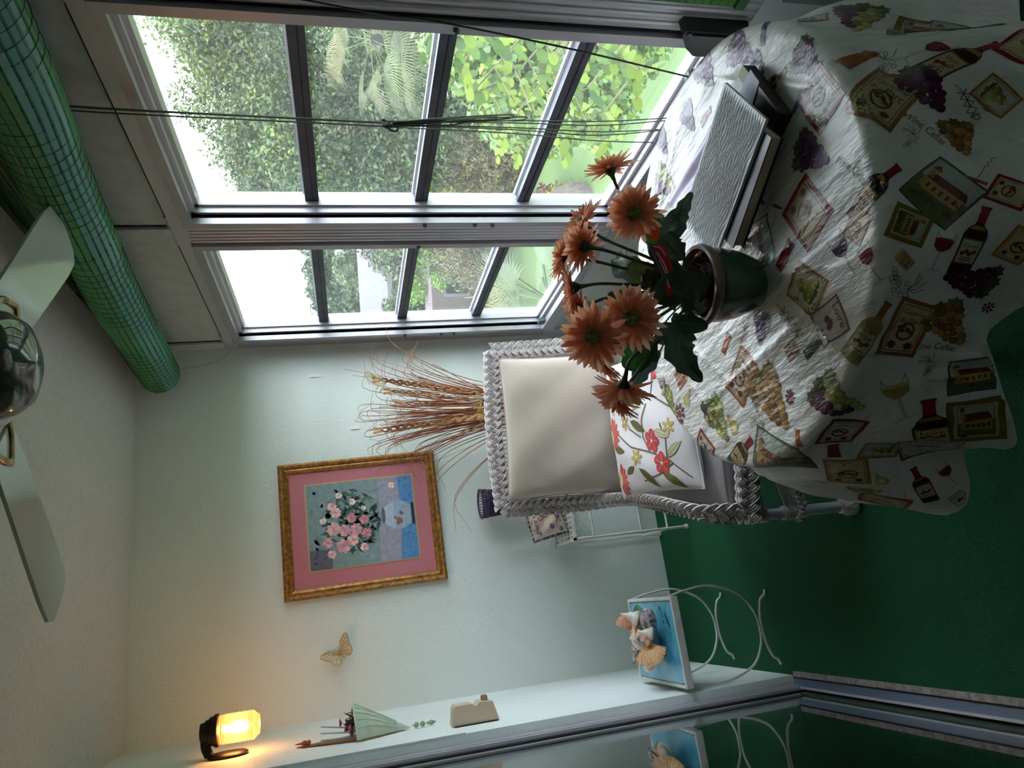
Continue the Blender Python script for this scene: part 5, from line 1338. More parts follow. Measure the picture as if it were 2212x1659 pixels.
# ------------------------------------------------------------------ dried grasses behind the chair
dg = empty('dried_grass_vase', (.84, 3.12, 0), 'bundle of dried rust-brown grasses and plaited reeds behind the armchair', 'dried arrangement')
rust = M('dried_stem', (172, 104, 66), .7, var=(20, (128, 76, 48))); reed = M('plaited_reed', (196, 142, 92), .7, var=(40, (166, 112, 68))); tan_g = M('gold_net_leaf', (176, 154, 88), .6)
MB().lathe([(0, .0), (.07, .0), (.085, .05), (.095, .2), (.08, .38), (.055, .46), (.05, .50), (.060, .52)], c=(.84, 3.12, 0), n=28).build('vase', M('tall_clay_vase', (110, 78, 60), .5), dg)
stm = MB(); b0 = Vector((.84, 3.12, .46))
for k in range(120):
    sp = rng.gauss(0, .105); h = rng.uniform(.70, 1.0); top = Vector((.845+sp*1.25, 3.12+rng.uniform(-.07, .12), .46+h*(1-abs(sp)*.6)))
    if top.y > 3.37: top.y = 3.36
    cv = rng.uniform(-.05, .05); m1 = b0.lerp(top, .55)+Vector((cv*.4-sp*.15, 0, .02)); tipv = top+Vector((cv*2.2+sp*.35, rng.uniform(-.04, .02), rng.uniform(-.06, .05)))
    stm.tube(path([b0+Vector((sp*.25, rng.uniform(-.02, .02), 0)), m1, top, tipv], 5), [.0020]*8+[.0017, .0015, .0013, .0011, .0010, .0008, .0007, .0006], 4)
for top in ((1.235, 3.33, 1.47), (1.14, 3.3, 1.50), (.50, 3.30, 1.52), (1.10, 3.28, 1.46)):
    stm.tube(path([b0, b0.lerp(Vector(top), .6)+Vector((0, 0, .03)), top], 6), .0009, 4)
stm.build('grass_stems', rust, dg, kind='stuff')
for k, (tx_, tz, y, w) in enumerate(((1.005, 1.345, 3.08, .020), (.765, 1.360, 3.06, .024), (.955, 1.30, 3.10, .012), (.90, 1.25, 3.14, .014))):
    top = Vector((tx_, y, tz)); pth = path([b0+Vector((.01*(k-1.5), -.02, .05)), b0.lerp(top, .6)+Vector((0, 0, .015)), top], 10); rd = MB(); n = len(pth)
    for s in (-1, 1):
        L_ = []
        for i, p in enumerate(path(pth, 3)):
            th = i*1.0; L_.append(p+Vector((s*math.sin(th)*w*.42, math.cos(th)*.004*s, 0)))
        rd.tube(L_, w*.28, 4, flat=.35)
    for s in (-1, 1): rd.prism([(0, 0), (.010, 0), (.016, .035), (.004, .035)], 0, .001, lambda x, yy, d, top=top, s=s: top+Vector((s*x, -d, yy)))
    rd.build('plaited_reed', reed, dg)
for (x, z, y) in ((1.02, 1.36, 3.08), (.985, 1.325, 3.07), (.86, .90, 3.05), (.80, .88, 3.05)):
    c = Vector((x, y, z)); nf_ = MB()
    for k in range(16):
        a = rng.uniform(-1.3, 1.3); nf_.tube([c, c+Vector((math.sin(a)*.03, -.006, math.cos(a)*.035)), c+Vector((math.sin(a)*.05, -.002, math.cos(a)*.055))], .0009, 4)
    nf_.build('net_leaf', tan_g, dg)

# ------------------------------------------------------------------ little side table with a sea-blue tile top
st_ = empty('side_table', (-.23, 2.68, 0), 'small white wire side table with a sea-blue tile top by the left wall', 'side table')
TX0, TX1, TY0, TY1, TT = -.384, -.074, 2.462, 2.892, .420
for lo, hi in (((TX0, TY0, TT-.024), (TX1, TY0+.012, TT+.003)), ((TX0, TY1-.012, TT-.024), (TX1, TY1, TT+.003)), ((TX0, TY0+.012, TT-.024), (TX0+.012, TY1-.012, TT+.003)), ((TX1-.012, TY0+.012, TT-.024), (TX1, TY1-.012, TT+.003))):
    MB().box(lo, hi, bev=.002).build('frame_rail', wm, st_)
tile = M('sea_blue_glaze', (64, 150, 184), .18, var=(7, (112, 186, 206), 6), spec=.6, coat=.3)
MB().box((TX0+.013, TY0+.013, TT-.012), (TX1-.013, TY1-.013, TT), bev=.004).build('tile_top', tile, st_)
fish = Print(.03)
for k in range(26):
    cx, cy = rng.uniform(-.30, -.12), rng.uniform(2.50, 2.86)
    for j in range(7): fish.put([(ell(0, 0, .003, .008, 6), shade((44, 112, 166), rng.uniform(.85, 1.2)), 1)], (cx+rng.uniform(-.02, .02), cy+rng.uniform(-.02, .02)), rng.random()*3, 1)
fish.build('painted_dabs', lambda a, b: np.stack([a, b, np.full_like(a, TT)], -1), fp_m, st_, eps=.0006, step=0)['kind'] = 'stuff'
for y in (2.535, 2.880):
    U_ = path([(TX1-.004, y, TT-.012), (TX1+.012, y, .33), (TX1+.016, y, .22), (TX1-.03, y, .115), (-.17, y, .068), (-.23, y, .058), (-.29, y, .068), (TX0+.03, y, .115), (TX0-.006, y, .22), (TX0-.004, y, .33), (TX0+.004, y, TT-.012)], 7)
    MB().tube(U_, .0046, 8).build('wire_loop', wm, st_)
    MB().tube(path([(-.098, y, .004), (-.116, y, .010), (-.132, y, .030), (-.18, y, .045), (-.23, y, .049), (-.28, y, .045), (-.330, y, .030), (-.348, y, .010), (-.366, y, .004)], 7), .0052, 8).build('wire_foot', wm, st_)
# shell bowl and the shells in it
bc_ = Vector((-.215, 2.665, TT)); celadon = M('celadon_glaze', (128, 178, 166), .25, var=(14, (112, 164, 152)), coat=.3)
wv_ = lambda a, i: 1+(.05*math.cos(a*5)+.035*math.cos(a*8+1))*(i/7)
bowl = MB().lathe([(0, .001), (.05, .001), (.055, .004), (.085, .022), (.112, .050), (.118, .060), (.115, .060), (.108, .050), (.082, .026), (.05, .010), (0, .008)], c=tuple(bc_), n=48, wob=lambda a, i: 1+(.05*math.cos(a*5)+.035*math.cos(a*8+1))*(1-abs(i-5)/5), sx=1.02, sy=.66)
one('shell_bowl', bowl, celadon, 'wavy celadon bowl of seashells on the blue side table', 'bowl')
SK = 1.36
def shell_mat(n, a, b, sc, st_=None): return M(n, a, .4, var=(sc, b), stretch=st_)
cream_s = shell_mat('cream_shell', (226, 206, 182), (214, 176, 144), 40); pink_s = shell_mat('pink_shell', (222, 176, 150), (204, 140, 112), 60); white_s = shell_mat('white_shell', (232, 222, 210), (206, 190, 180), 40)
orange_s = shell_mat('orange_banded_shell', (222, 150, 84), (236, 206, 168), 90, (1, 5, 1)); spot_s = shell_mat('brown_spotted_shell', (62, 48, 48), (206, 196, 192), 130); purp_s = shell_mat('purple_spotted_shell', (84, 66, 74), (196, 186, 190), 90)
def spiral(mb, c, d, L, r0, turns=4):
    L *= SK; r0 *= SK
    m = Matrix.Translation(c) @ rot_to(d); prof = [(0, 0)]
    for k in range(turns):
        t0, t1 = k/turns, (k+1)/turns; ra, rb_ = r0*(1-t0)**1.1, r0*(1-t1)**1.1
        for q in range(5): f = q/5; prof.append((max(.0004, (ra+(rb_-ra)*f)*(1+.16*math.sin(f*math.pi))), L*(t0+(t1-t0)*f)*.9+L*.1))
    prof.append((0, L)); mb.lathe(prof, m=m, n=18); return mb
def scallop(mb, c, n, u, r):
    r *= SK
    n = Vector(n).normalized(); u = Vector(u); u = (u-n*u.dot(n)).normalized(); v = n.cross(u)
    def f(a, b):
        an = math.radians(-62+124*a); rr = r*b*(1+.02*math.cos(a*26*math.pi)); h = .30*r*math.sin(math.pi*b*.62+.1)+(.016*r*math.cos(a*26*math.pi))
        return c+u*(math.cos(an)*rr-r*.5)+v*(math.sin(an)*rr)+n*h
    mb.grid(f, 52, 10)
    def g(a, b):
        an = math.radians(-62+124*a); rr = r*b; h = .30*r*math.sin(math.pi*b*.62+.1)-.05*r
        return c+u*(math.cos(an)*rr-r*.5)+v*(math.sin(an)*rr)+n*h
    mb.grid(g, 20, 6); return mb
def cowrie(mb, c, d, L, w):
    L *= SK; w *= SK
    m = Matrix.Translation(c) @ rot_to(d); mb.lathe([(0, -L/2)]+[(w*math.sin(math.pi*i/14)**.7*(1-.15*(i/14-.5)), -L/2*math.cos(math.pi*i/14)) for i in range(1, 14)]+[(0, L/2)], m=m, n=18); return mb
def sp3(px, py, z): return at(px+3, py, 'Z', z-.006)
SH = 'seashells heaped in the celadon bowl'
def sh(name, mb, mat, label): one(name, mb, mat, label, 'seashell', SH)
sh('scallop_shell', scallop(MB(), sp3(1361, 1342, .49), (-.2, -.5, .8), (.3, -.2, .3), .052), pink_s, 'pink fan scallop leaning at the far edge of the shell bowl')
sh('whelk_shell', spiral(MB(), sp3(1380, 1338, .478), (.35, .3, .75), .058, .021, 3), white_s, 'cream whorled whelk shell at the right end of the bowl')
sh('cowrie_shell', cowrie(MB(), sp3(1397, 1338, .486), (.9, -.25, .1), .060, .022), purp_s, 'dark purple spotted cowrie near the bowl rim')
sh('turban_shell', spiral(MB(), sp3(1410, 1368, .482), (.2, .3, .8), .042, .016, 3), white_s, 'small white turban shell next to the spotted cowrie')
sh('cone_shell', spiral(MB(), sp3(1384, 1362, .488), (-.5, .2, .5), .038, .011, 4), cream_s, 'slim cream cone shell in the middle of the bowl')
sh('cone_shell', spiral(MB(), sp3(1372, 1352, .492), (-.4, -.3, .6), .032, .010, 4), pink_s, 'small pink striped cone shell beside the scallop')
sh('moon_shell', cowrie(spiral(MB(), sp3(1376, 1372, .498), (-.2, .5, .6), .030, .018, 3), sp3(1379, 1380, .484), (.9, .1, .1), .058, .024), white_s, 'smooth round white moon shell with a tan spire')
sh('bead_shell', cowrie(MB(), sp3(1363, 1367, .507), (0, 0, 1), .014, .008), M('orange_bead', (214, 128, 40), .3), 'tiny round orange shell on top of the pile')
sh('cockle_shell', scallop(MB(), sp3(1396, 1374, .490), (-.2, -.6, .7), (.6, .1, .3), .028), M('pink_striped_cockle', (206, 128, 132), .4, var=(120, (240, 226, 220)), stretch=(6, 1, 1)), 'small pink and white striped cockle shell')
sh('bumpy_shell', spiral(MB(), sp3(1407, 1386, .480), (.5, .2, .5), .040, .019, 3), pink_s, 'knobbly peach shell by the near rim of the bowl')
sh('cockle_shell', scallop(MB(), sp3(1409, 1411, .480), (.0, -.55, .8), (-.8, -.4, .2), .060), orange_s, 'large orange and white ribbed cockle shell')
sh('cone_shell', spiral(MB(), sp3(1376, 1398, .478), (-.7, .2, .3), .052, .018, 4), spot_s, 'black and white speckled cone shell at the left of the pile')
sh('auger_shell', spiral(MB(), sp3(1392, 1404, .482), (-.5, .5, .4), .046, .010, 5), cream_s, 'plain tan shell lying between the speckled and orange shells')
sh('snail_shell', spiral(MB(), sp3(1402, 1432, .470), (.2, -.3, .8), .026, .025, 3), cream_s, 'round peach snail shell at the left end of the bowl')
sh('snail_shell', spiral(MB(), sp3(1389, 1425, .472), (-.3, .2, .6), .022, .012, 3), pink_s, 'tiny reddish snail shell tucked beside the peach snail shell')
# ------------------------------------------------------------------ the garden below the windows (the room is one floor up)
GZ = -2.70
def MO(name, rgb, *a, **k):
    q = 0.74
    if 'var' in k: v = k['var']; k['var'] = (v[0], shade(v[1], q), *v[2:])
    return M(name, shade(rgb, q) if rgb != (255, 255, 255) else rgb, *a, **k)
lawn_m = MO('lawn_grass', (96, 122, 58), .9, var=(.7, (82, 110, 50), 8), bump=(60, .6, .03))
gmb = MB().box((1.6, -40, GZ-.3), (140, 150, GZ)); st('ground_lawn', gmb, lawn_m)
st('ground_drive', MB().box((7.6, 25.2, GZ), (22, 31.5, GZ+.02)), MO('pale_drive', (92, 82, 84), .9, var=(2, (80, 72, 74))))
leaf_att = MO('tree_leaves', (255, 255, 255), .5, attr='Col', trans=.25, spec=.35)
bark = MO('tree_bark', (62, 52, 44), .9, var=(12, (44, 38, 32)), stretch=(1, 1, .2), bump=(20, .6, .03))
def leaf_cloud(name, parent, C, rad, n, size, cols, flat=1.0, up=.35, shell=.55, droop=0.0, aspect=.5, clump=False):
    """n leaves scattered through blobs C (k,3) of radius rad (k,)"""
    C = np.array(C, float); rad = np.array(rad, float); w = rad**2; w /= w.sum()
    k = nrng.choice(len(C), n, p=w); d = nrng.normal(size=(n, 3)); d /= np.linalg.norm(d, axis=1)[:, None]
    t = (shell+(1-shell)*nrng.random(n))
    lump = 1+.16*np.sin(d[:, 0]*6+k*1.7)*np.sin(d[:, 1]*7+k)*np.sin(d[:, 2]*6+k*.6)
    P = C[k]+d*(rad[k]*t*lump)[:, None]*np.array([1, 1, flat])
    nrm = d*.6+nrng.normal(size=(n, 3))*.55+np.array([0, 0, up]); nrm /= np.linalg.norm(nrm, axis=1)[:, None]
    ax = nrng.normal(size=(n, 3))+np.array([0, 0, -droop]); ax -= nrm*(ax*nrm).sum(1)[:, None]; ax /= np.linalg.norm(ax, axis=1)[:, None]
    bx_ = np.cross(nrm, ax); s = size*nrng.uniform(.6, 1.3, n)[:, None]
    V = np.stack([P-ax*s*.5, P+bx_*s*aspect*.5+nrm*s*.06, P+ax*s*.5, P-bx_*s*aspect*.5+nrm*s*.06], 1).reshape(-1, 3)
    V -= np.array(origin(parent)) if parent else 0
    me = bpy.data.meshes.new(name); me.vertices.add(n*4); me.vertices.foreach_set('co', V.ravel())
    me.loops.add(n*4); me.loops.foreach_set('vertex_index', np.arange(n*4, dtype=np.int32)); me.polygons.add(n); me.polygons.foreach_set('loop_start', np.arange(0, n*4, 4, dtype=np.int32)); me.update(calc_edges=True)
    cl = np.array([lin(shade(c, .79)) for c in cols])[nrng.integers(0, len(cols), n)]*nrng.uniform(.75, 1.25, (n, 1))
    if clump: cl *= np.clip(nrng.normal(1.12, .26, len(C)), .6, 1.8)[k][:, None]
    a = me.color_attributes.new('Col', 'FLOAT_COLOR', 'CORNER'); buf = np.ones((n*4, 4), np.float32); buf[:, :3] = np.repeat(cl, 4, 0); a.data.foreach_set('color', buf.ravel())
    me.materials.append(leaf_att); o = obj(name, me, parent); o['kind'] = 'stuff'; return o
GREEN = [(76, 98, 46), (64, 88, 44), (92, 112, 52), (54, 76, 42), (84, 100, 60)]; DEEP = [(46, 68, 40), (58, 80, 46), (40, 58, 38), (70, 88, 50)]; YG = [(112, 122, 50), (98, 114, 48), (84, 104, 46)]; LIME = [(104, 140, 40), (88, 124, 38), (122, 152, 50)]
def tree(label, blobs, n, size, cols, base_r, trunk_r=.14, grp=None, cat='tree', name='garden_tree', k=1.0, **kw):
    """blobs: (px, py, distance, radius); the trunk stands under their middle"""
    C = [far(a, b, r*k) for a, b, r, q in blobs]; q = [b[3]*k for b in blobs]; size *= k; trunk_r *= min(k, 1.5)
    m = sum((Vector(c) for c in C), Vector())/len(C); base = Vector((m.x, m.y, GZ))
    t = empty(name, tuple(base), label, cat, grp)
    hz = max(.4, m.z-GZ)
    MB().tube(path([base, base+Vector((.1, .05, hz*.5)), base+Vector((0, 0, hz))], 6), [trunk_r*(1-.04*i) for i in range(13)], 8).build('trunk', bark, t)
    for c in C[:8]:
        MB().tube(path([base+Vector((0, 0, hz*.45)), base.lerp(Vector(c), .5)+Vector((0, 0, hz*.35)), Vector(c)], 5), [trunk_r*.4*(1-.07*i) for i in range(11)], 5).build('branch', bark, t)
    C2, q2 = [], []
    for c, r in zip(C, q):                 # break the crown into clumps with dark gaps between them
        for j in range(16):
            d = nrng.normal(size=3); d /= np.linalg.norm(d); C2.append(tuple(np.array(c)+d*r*.78)); q2.append(r*nrng.uniform(.26, .46))
    leaf_cloud('foliage', t, C2, q2, n, size, cols, clump=True, **kw)
    return t
GT = 'trees beyond the garden lawn'
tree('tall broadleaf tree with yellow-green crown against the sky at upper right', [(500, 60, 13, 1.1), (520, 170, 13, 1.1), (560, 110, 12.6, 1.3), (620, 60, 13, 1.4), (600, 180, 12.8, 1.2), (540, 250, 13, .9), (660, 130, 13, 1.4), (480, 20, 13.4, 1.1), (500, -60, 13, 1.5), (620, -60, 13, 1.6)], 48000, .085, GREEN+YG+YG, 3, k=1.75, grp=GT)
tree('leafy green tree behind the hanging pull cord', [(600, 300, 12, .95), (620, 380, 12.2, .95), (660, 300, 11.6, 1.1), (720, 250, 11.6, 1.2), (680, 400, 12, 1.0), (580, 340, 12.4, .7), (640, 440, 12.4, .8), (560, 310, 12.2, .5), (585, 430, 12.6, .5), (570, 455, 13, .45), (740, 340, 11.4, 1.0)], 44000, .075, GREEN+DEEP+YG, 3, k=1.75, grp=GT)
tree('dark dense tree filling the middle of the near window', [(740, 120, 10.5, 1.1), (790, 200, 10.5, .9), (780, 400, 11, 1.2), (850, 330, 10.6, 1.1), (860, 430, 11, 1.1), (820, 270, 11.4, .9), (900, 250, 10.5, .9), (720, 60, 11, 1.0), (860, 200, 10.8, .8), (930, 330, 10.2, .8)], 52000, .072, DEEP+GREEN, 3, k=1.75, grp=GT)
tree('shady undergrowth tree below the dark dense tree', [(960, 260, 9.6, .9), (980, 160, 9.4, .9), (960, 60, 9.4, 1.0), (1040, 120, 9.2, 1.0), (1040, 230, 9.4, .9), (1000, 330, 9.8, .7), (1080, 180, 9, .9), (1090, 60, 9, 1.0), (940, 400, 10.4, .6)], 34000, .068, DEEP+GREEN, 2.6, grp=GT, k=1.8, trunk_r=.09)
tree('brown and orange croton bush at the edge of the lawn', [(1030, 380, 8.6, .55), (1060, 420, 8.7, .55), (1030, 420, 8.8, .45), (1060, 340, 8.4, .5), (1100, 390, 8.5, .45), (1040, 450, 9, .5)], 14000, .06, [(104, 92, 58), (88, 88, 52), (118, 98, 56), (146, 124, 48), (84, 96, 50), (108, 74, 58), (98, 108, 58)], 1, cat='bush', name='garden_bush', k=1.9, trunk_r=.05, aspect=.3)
tree('bright lime-green bush beside the croton bush', [(950, 405, 8.3, .36), (965, 440, 8.3, .36), (940, 445, 8.6, .3), (950, 545, 9.6, .45), (935, 590, 10.4, .5), (965, 500, 9.4, .4)], 11000, .055, LIME, 1, cat='bush', name='garden_bush', k=2.05, trunk_r=.04)
tree('grey-leaved bush between the lime bush and the mullion', [(985, 545, 8.4, .35), (1010, 570, 8.2, .35), (1000, 530, 8.4, .35), (1040, 545, 8, .4)], 4200, .06, [(92, 84, 66), (80, 84, 60), (110, 100, 62), (128, 112, 56)], 1, cat='bush', name='garden_bush', k=2.1, trunk_r=.04, aspect=.3)
# fan palms
def frond_fan(mb, c, d, L, n=26, spread=2.3, droop=.35, w=.012):
    d = Vector(d).normalized(); s = d.cross(Vector((0, 0, 1))); s = s.normalized() if s.length > .1 else Vector((1, 0, 0)); u = s.cross(d)
    for k in range(n):
        a = spread*(k/(n-1)-.5); v = d*math.cos(a)+s*math.sin(a); l = L*(1-.18*abs(a)/spread*2)
        p1 = c+v*l*.55; p2 = c+v*l*.85-Vector((0, 0, droop*l*.25)); p3 = c+v*l-Vector((0, 0, droop*l*.6)); q = v.cross(u).normalized() if v.cross(u).length > .01 else s
        mb.raw([c, p1+q*w*L, p2+q*w*L*.6, p3, p2-q*w*L*.6, p1-q*w*L], [(0, 1, 5), (1, 2, 4, 5), (2, 3, 4)])
palm_m = MO('palm_frond', (120, 132, 70), .5, var=(3, (98, 114, 58)), trans=.25); palm_d = MO('palm_frond_pale', (134, 128, 86), .6, trans=.25)
def palm(px, py, r, label, n=15, L=1.15):
    c = far(px, py, r); t = empty('fan_palm', (c.x, c.y, GZ), label, 'palm')
    MB().tube([(c.x, c.y, GZ), (c.x+.05, c.y, (GZ+c.z)/2), tuple(c)], [.13, .11, .09], 10).build('trunk', bark, t)
    for k in range(n):
        a = 2*math.pi*k/n+.3*rng.random(); e = rng.uniform(-.7, .8); d = Vector((math.cos(a)*math.cos(e), math.sin(a)*math.cos(e), math.sin(e))); tip = c+d*L*.55
        m = MB(); m.tube([c, tip], .006, 5); frond_fan(m, tip, d, L*.75, droop=rng.uniform(.3, .9)); m.build('frond', palm_m if k % 3 else palm_d, t, smooth=False, fixn=False)
palm(800, 85, 14.0, 'fan palm with pale drooping fronds in front of the dark tree', 17, 1.15)
palm(862, 125, 13.6, 'lower fan palm with drying fronds beside the dark tree', 12, .88)
# spiky ornamental grass and palmetto below the far window
def spiky(px, py, r, label, n, L, mat, name='spiky_plant', z=None):
    c = far(px, py, r); c.z = GZ if z is None else z; t = empty(name, tuple(c), label, 'plant'); base = None
    for k in range(n):
        a = rng.random()*6.283; e = rng.uniform(.25, 1.35); d = Vector((math.cos(a)*math.cos(e), math.sin(a)*math.cos(e), math.sin(e))); l = L*rng.uniform(.6, 1.1); p = c+Vector((0, 0, .1)); s = d.cross(Vector((0, 0, 1))).normalized()*.012*L
        m = MB(); q1, q2, q3 = p+d*l*.45, p+d*l*.8-Vector((0, 0, .06*l)), p+d*l-Vector((0, 0, .2*l))
        m.raw([p-s, p+s, q1+s, q2+s*.6, q3, q2-s*.6, q1-s], [(0, 1, 2, 6), (2, 3, 5, 6), (3, 4, 5)]).build('blade', mat, t, smooth=False, fixn=False)
gr_p = MO('silvery_grass_blade', (110, 124, 92), .5, trans=.25); gr_y = MO('yellow_grass_blade', (150, 132, 72), .6, trans=.25)
palmetto = MO('palmetto_frond', (112, 132, 84), .5, trans=.3, var=(2, (92, 116, 72)))
def palmetto_bush(px, py, r, label, n, L, zc):
    c = far(px, py, r); t = empty('palmetto', (c.x, c.y, GZ), label, 'palm'); c = Vector((c.x, c.y, zc))
    MB().tube([(c.x, c.y, GZ), tuple(c)], [.10, .08], 8).build('trunk', bark, t)
    for k in range(n):
        a = 2*math.pi*k/n+rng.random()*.4; e = rng.uniform(-.35, 1.0); d = Vector((math.cos(a)*math.cos(e), math.sin(a)*math.cos(e), math.sin(e))); tip = c+d*L*.5
        m = MB(); m.tube([c, tip], .010, 5); frond_fan(m, tip, d, L*.75, n=30, spread=2.7, droop=.25, w=.009); m.build('frond', palmetto, t, smooth=False, fixn=False)
palmetto_bush(1090, 650, 4.6, 'silvery palmetto with spiky fans just below the far window', 14, .50, .12)
palmetto_bush(1190, 640, 4.3, 'second palmetto low behind the gerbera flowers', 11, .42, -.45)
spiky(925, 640, 16, 'yellowish arching grass clump by the drive', 46, 1.5, gr_y, 'grass_clump')
spiky(905, 690, 15, 'yellow-green arching grass clump near the utility unit', 46, 1.4, gr_y, 'grass_clump')
# near vine-like shrub with round leaves, close to the glass
nl = empty('round_leaf_shrub', (2.5, 2.6, GZ), 'bright shrub with rounded paired leaflets right outside the near window', 'shrub')
nl_m = [MO('round_leaf_%s' % k, c, .45, trans=.45, spec=.4) for k, c in (('green', (116, 154, 66)), ('lime', (164, 192, 66)), ('deep', (94, 130, 66)))]
def round_leaf_mesh(mat):
    m = MB(); n = 10; pts = [(0, 0, 0)]
    for i in range(n): a = 2*math.pi*i/n; pts.append((.5+.5*math.cos(a+math.pi)*1.0, .34*math.sin(a+math.pi), .05*abs(math.sin(a))))
    m.raw(pts[1:], [tuple(range(n))]); return m.mesh('leaf', mat, fixn=False)
RL = [round_leaf_mesh(m) for m in nl_m]
cane_m = MO('green_cane', (124, 122, 62), .6); kk = 0
BR = [((900, 150), (960, 90), (1040, 60)), ((985, 150), (1060, 200), (1130, 330)), ((1010, 90), (1060, 130), (1110, 220)), ((1040, 60), (1100, 120), (1150, 240)), ((1090, 60), (1140, 130), (1190, 210)), ((1130, 80), (1200, 140), (1240, 230)), ((1180, 100), (1230, 180), (1280, 290)), ((1080, 200), (1090, 280), (1070, 345)),
      ((1120, 240), (1125, 300), (1110, 355)), ((1210, 220), (1225, 300), (1215, 345)), ((1290, 100), (1330, 120), (1380, 150)), ((1270, 190), (1310, 230), (1330, 260)), ((1300, 250), (1310, 310), (1290, 350)), ((1330, 120), (1365, 165), (1375, 215)), ((1150, 180), (1180, 240), (1200, 300)), ((1020, 200), (1050, 190), (1100, 160)),
      ((1240, 120), (1290, 140), (1345, 130)), ((1060, 90), (1080, 60), (1120, 40)), ((1160, 160), (1210, 160), (1260, 150)), ((980, 120), (1000, 150), (1010, 190))]
root = Vector((2.6, 2.2, GZ))
for k, tri_ in enumerate(BR):
    r0 = 2.5+.9*((k*37) % 10)/10
    P = path([far(*tri_[0], r0), far(*tri_[1], r0+.1), far(*tri_[2], r0-.05)], 7)
    MB().tube([P[0]+Vector((.3, .0, -.25))]+P, .004, 5).build('branch', cane_m, nl)
    for i, p in enumerate(P):
        if i % 2 == 0: continue
        tg = (P[min(i+1, len(P)-1)]-P[max(i-1, 0)]).normalized()
        for s in (-1, 1):
            d = (tg.cross(Vector((0, .3, 1)))*s+tg*.35+Vector((0, 0, -.25))).normalized(); m = Matrix.Translation(p) @ (rot_to(d) @ Matrix.Rotation(-math.pi/2, 4, 'Y')) @ Matrix.Rotation(rng.uniform(-.7, .7), 4, 'X') @ Matrix.Scale(rng.uniform(.040, .062), 4)
            lf = obj('leaf', RL[1] if (i > 10 or rng.random() < .25) else RL[rng.choice([0, 0, 2])], nl, m); kk += 1
MB().tube(path([root, root+Vector((.1, .1, 1.6)), root+Vector((.0, .1, 3.0))], 6), .03, 8).build('trunk', bark, nl)
leaf_cloud('inner_leaves', nl, [far(a, b, r) for a, b, r in ((1080, 110, 4.2), (1150, 150, 4.2), (1200, 90, 4.1), (1240, 200, 4.2), (1110, 230, 4.4), (1300, 130, 4.0), (1290, 230, 4.2), (1040, 60, 4.3), (1180, 270, 4.4), (1010, 110, 4.4), (1360, 90, 3.9))], [.36, .34, .32, .30, .28, .30, .24, .36, .22, .27, .24], 11000, .055, [(104, 136, 62), (116, 150, 62), (88, 120, 60), (134, 166, 66), (150, 176, 70)], aspect=.65, droop=.4)
# lawn ornaments near the building
c = at(1268, 430, 'Z', GZ)
rk = MB().lathe([(0, 0), (.26, 0), (.28, .1), (.25, .3), (.16, .55), (.05, .7), (0, .72)], c=tuple(c), n=16, wob=lambda a, i: 1+.12*math.sin(a*3+i)+.06*math.sin(a*7))
one('garden_rock', rk, MO('pale_rock', (120, 108, 98), .9, var=(9, (84, 72, 66)), bump=(14, .8, .05)), 'pale upright rock standing on the lawn', 'rock')
for px_, py_, col_, lab_ in ((1205, 446, [(124, 62, 66), (140, 78, 72), (104, 60, 52)], 'low reddish plant on the lawn beside the rock'), (1238, 446, [(132, 132, 46), (116, 124, 48)], 'low yellow-green plant between the reddish plant and the rock')):
    c = at(px_+12, py_, 'Z', GZ); t = empty('lawn_plant', (c.x, c.y, GZ), lab_, 'plant'); leaf_cloud('foliage', t, [(c.x, c.y, GZ+.25)], [.42], 1400, .15, col_, aspect=.25)
# ------------------------------------------------------------------ neighbouring houses seen through the far window
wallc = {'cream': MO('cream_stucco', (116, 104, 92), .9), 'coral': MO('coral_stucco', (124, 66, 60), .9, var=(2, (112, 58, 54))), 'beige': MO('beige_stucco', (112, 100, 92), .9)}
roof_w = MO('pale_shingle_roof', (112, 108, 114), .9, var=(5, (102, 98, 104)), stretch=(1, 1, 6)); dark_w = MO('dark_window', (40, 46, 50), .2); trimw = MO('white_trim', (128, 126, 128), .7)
def house(c, ang, w, d, wall_h, roof_h, key, label, wins):
    ca, sa_ = math.cos(ang), math.sin(ang); c = Vector(c)
    def W_(x, y, z): return Vector((c.x+x*ca-y*sa_, c.y+x*sa_+y*ca, GZ+z))
    t = empty('house', (c.x, c.y, GZ), label, 'house')
    MB().prism(rect(-w/2, -d/2, w/2, d/2), 0, wall_h, W_).build('wall', wallc[key], t, smooth=False)
    o = .45; V = [W_(-w/2-o, -d/2-o, wall_h), W_(w/2+o, -d/2-o, wall_h), W_(w/2+o, d/2+o, wall_h), W_(-w/2-o, d/2+o, wall_h), W_(-w/2+d*.4, 0, wall_h+roof_h), W_(w/2-d*.4, 0, wall_h+roof_h)]
    MB().raw(V, [(0, 1, 5, 4), (1, 2, 5), (2, 3, 4, 5), (3, 0, 4), (3, 2, 1, 0)]).build('roof', roof_w, t, smooth=False)
    MB().prism(rect(-w/2-o, -d/2-o, w/2+o, -d/2-o+.1), wall_h-.18, wall_h+.02, W_).build('fascia', trimw, t, smooth=False)
    for x, z, ww, hh in wins:
        f = MB().prism(rect(x-ww/2-.06, -d/2-.05, x+ww/2+.06, -d/2+.02), z-hh/2-.06, z+hh/2+.06, W_).build('window', trimw, t, smooth=False)
        for q in (-1, 1): MB().prism(rect(x+q*ww/4-ww/4+.03, -d/2-.08, x+q*ww/4+ww/4-.03, -d/2-.05), z-hh/2, z+hh/2, W_).build('pane', dark_w, f, smooth=False)
h1 = far(860, 600, 31); h2 = far(770, 500, 54); h3 = far(790, 715, 47)
house((h1.x+1.0, h1.y+1.5), -.30, 17, 8, 2.15, .95, 'coral', 'coral-walled house with a pale roof across the drive', [(2.5, .9, 1.2, .9), (-3.5, .9, 1.4, 1.0), (6.0, .9, 1.0, .8)])
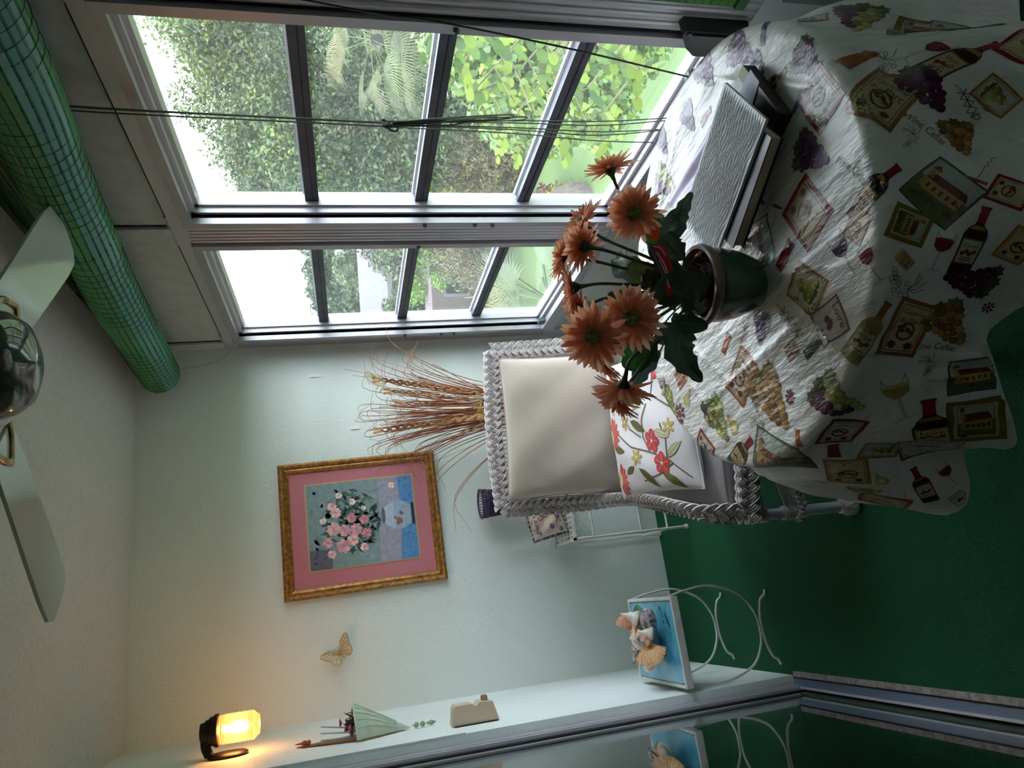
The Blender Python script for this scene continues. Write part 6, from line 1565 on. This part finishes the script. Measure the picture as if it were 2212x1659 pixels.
house((h2.x, h2.y), -.25, 9.5, 6, 2.85, 1.1, 'cream', 'cream house with white roof behind the coral house', [(0, 2.0, 1.6, 1.2), (3, 2.0, 1.2, 1.1), (-2.4, 2.0, 1.4, 1.2)])
house((h3.x, h3.y), -.2, 4.2, 4, 2.3, 1.0, 'cream', 'small cream house at the left of the far window view', [(-.8, 1.5, .8, 1.0), (.9, 1.5, .8, 1.0)])
g_ = far(950, 610, 20.5); gw = empty('garage', (g_.x, g_.y, GZ), 'beige garage with a dark square window beside the drive', 'garage')
def GW(x, y, z): return Vector((g_.x+x*.96+y*.28, g_.y-x*.28+y*.96, GZ+z))
MB().prism(rect(-1.1, -.5, 1.1, 1.1), 0, 1.55, GW).build('wall', wallc['beige'], gw, smooth=False)
f_ = MB().prism(rect(-.5, -.55, .5, -.5), .45, 1.2, GW).build('window', trimw, gw, smooth=False)
MB().prism(rect(-.42, -.58, .42, -.55), .5, 1.15, GW).build('pane', dark_w, f_, smooth=False)
ac_c = at(958, 676, 'Z', GZ); ac = empty('utility_unit', tuple(ac_c), 'low grey outdoor utility unit standing by the drive', 'utility box')
ac_m = MO('grey_cabinet', (92, 90, 100), .4, .2)
MB().box((ac_c.x-.6, ac_c.y-.45, GZ), (ac_c.x+.6, ac_c.y+.45, GZ+.95), bev=.04).build('cabinet', ac_m, ac)
MB().box((ac_c.x-.64, ac_c.y-.49, GZ+.95), (ac_c.x+.64, ac_c.y+.49, GZ+1.02), bev=.02).build('lid', ac_m, ac)
for k in range(6): MB().box((ac_c.x-.5, ac_c.y-.465, GZ+.2+.11*k), (ac_c.x+.5, ac_c.y-.45, GZ+.25+.11*k)).build('louvre', dark_w, ac, smooth=False)
tree('round street tree in front of the cream house', [(785, 590, 40, 1.5), (775, 570, 40.5, 1.3), (800, 580, 40, 1.2)], 5000, .3, GREEN, 2, grp=GT, trunk_r=.2)
tree('loose trees left of the cream house roof', [(775, 645, 42, 1.3), (760, 665, 42.5, 1.3), (790, 660, 41, 1.1), (800, 640, 41, .9)], 4500, .3, GREEN+DEEP, 2, grp=GT, trunk_r=.2)
tree('row of distant trees on the horizon behind the houses', [(715, 540, 75, 3.2), (720, 570, 75, 3.0), (718, 600, 75, 3.0), (725, 630, 75, 2.8), (722, 660, 76, 2.6), (735, 690, 76, 2.4), (712, 520, 75, 3), (745, 560, 76, 3), (745, 620, 76, 3), (742, 660, 76, 3)], 12000, .55, [(66, 84, 58), (76, 92, 66), (60, 78, 56)], 4, grp=GT, trunk_r=.3)
tree('dark shrub in front of the coral wall', [(850, 535, 24, .9), (870, 545, 24, 1.0), (890, 540, 23.5, 1.0), (880, 560, 23.5, .8), (835, 540, 24.5, .8)], 6000, .16, [(74, 70, 62), (64, 68, 54), (84, 78, 66)], 1, cat='bush', name='garden_bush', trunk_r=.08)
tree('green shrubs along the coral wall near the far window edge', [(880, 625, 25, .6), (870, 660, 25.5, .7), (890, 690, 25, .8), (865, 690, 26, .7), (895, 650, 24.6, .5)], 5000, .16, GREEN, 1, cat='bush', name='garden_bush', trunk_r=.06)
spiky(985, 690, 13, 'orange-tipped low plant at the edge of the drive', 40, .6, MO('orange_tip_blade', (140, 96, 60), .6, trans=.2), 'low_plant')
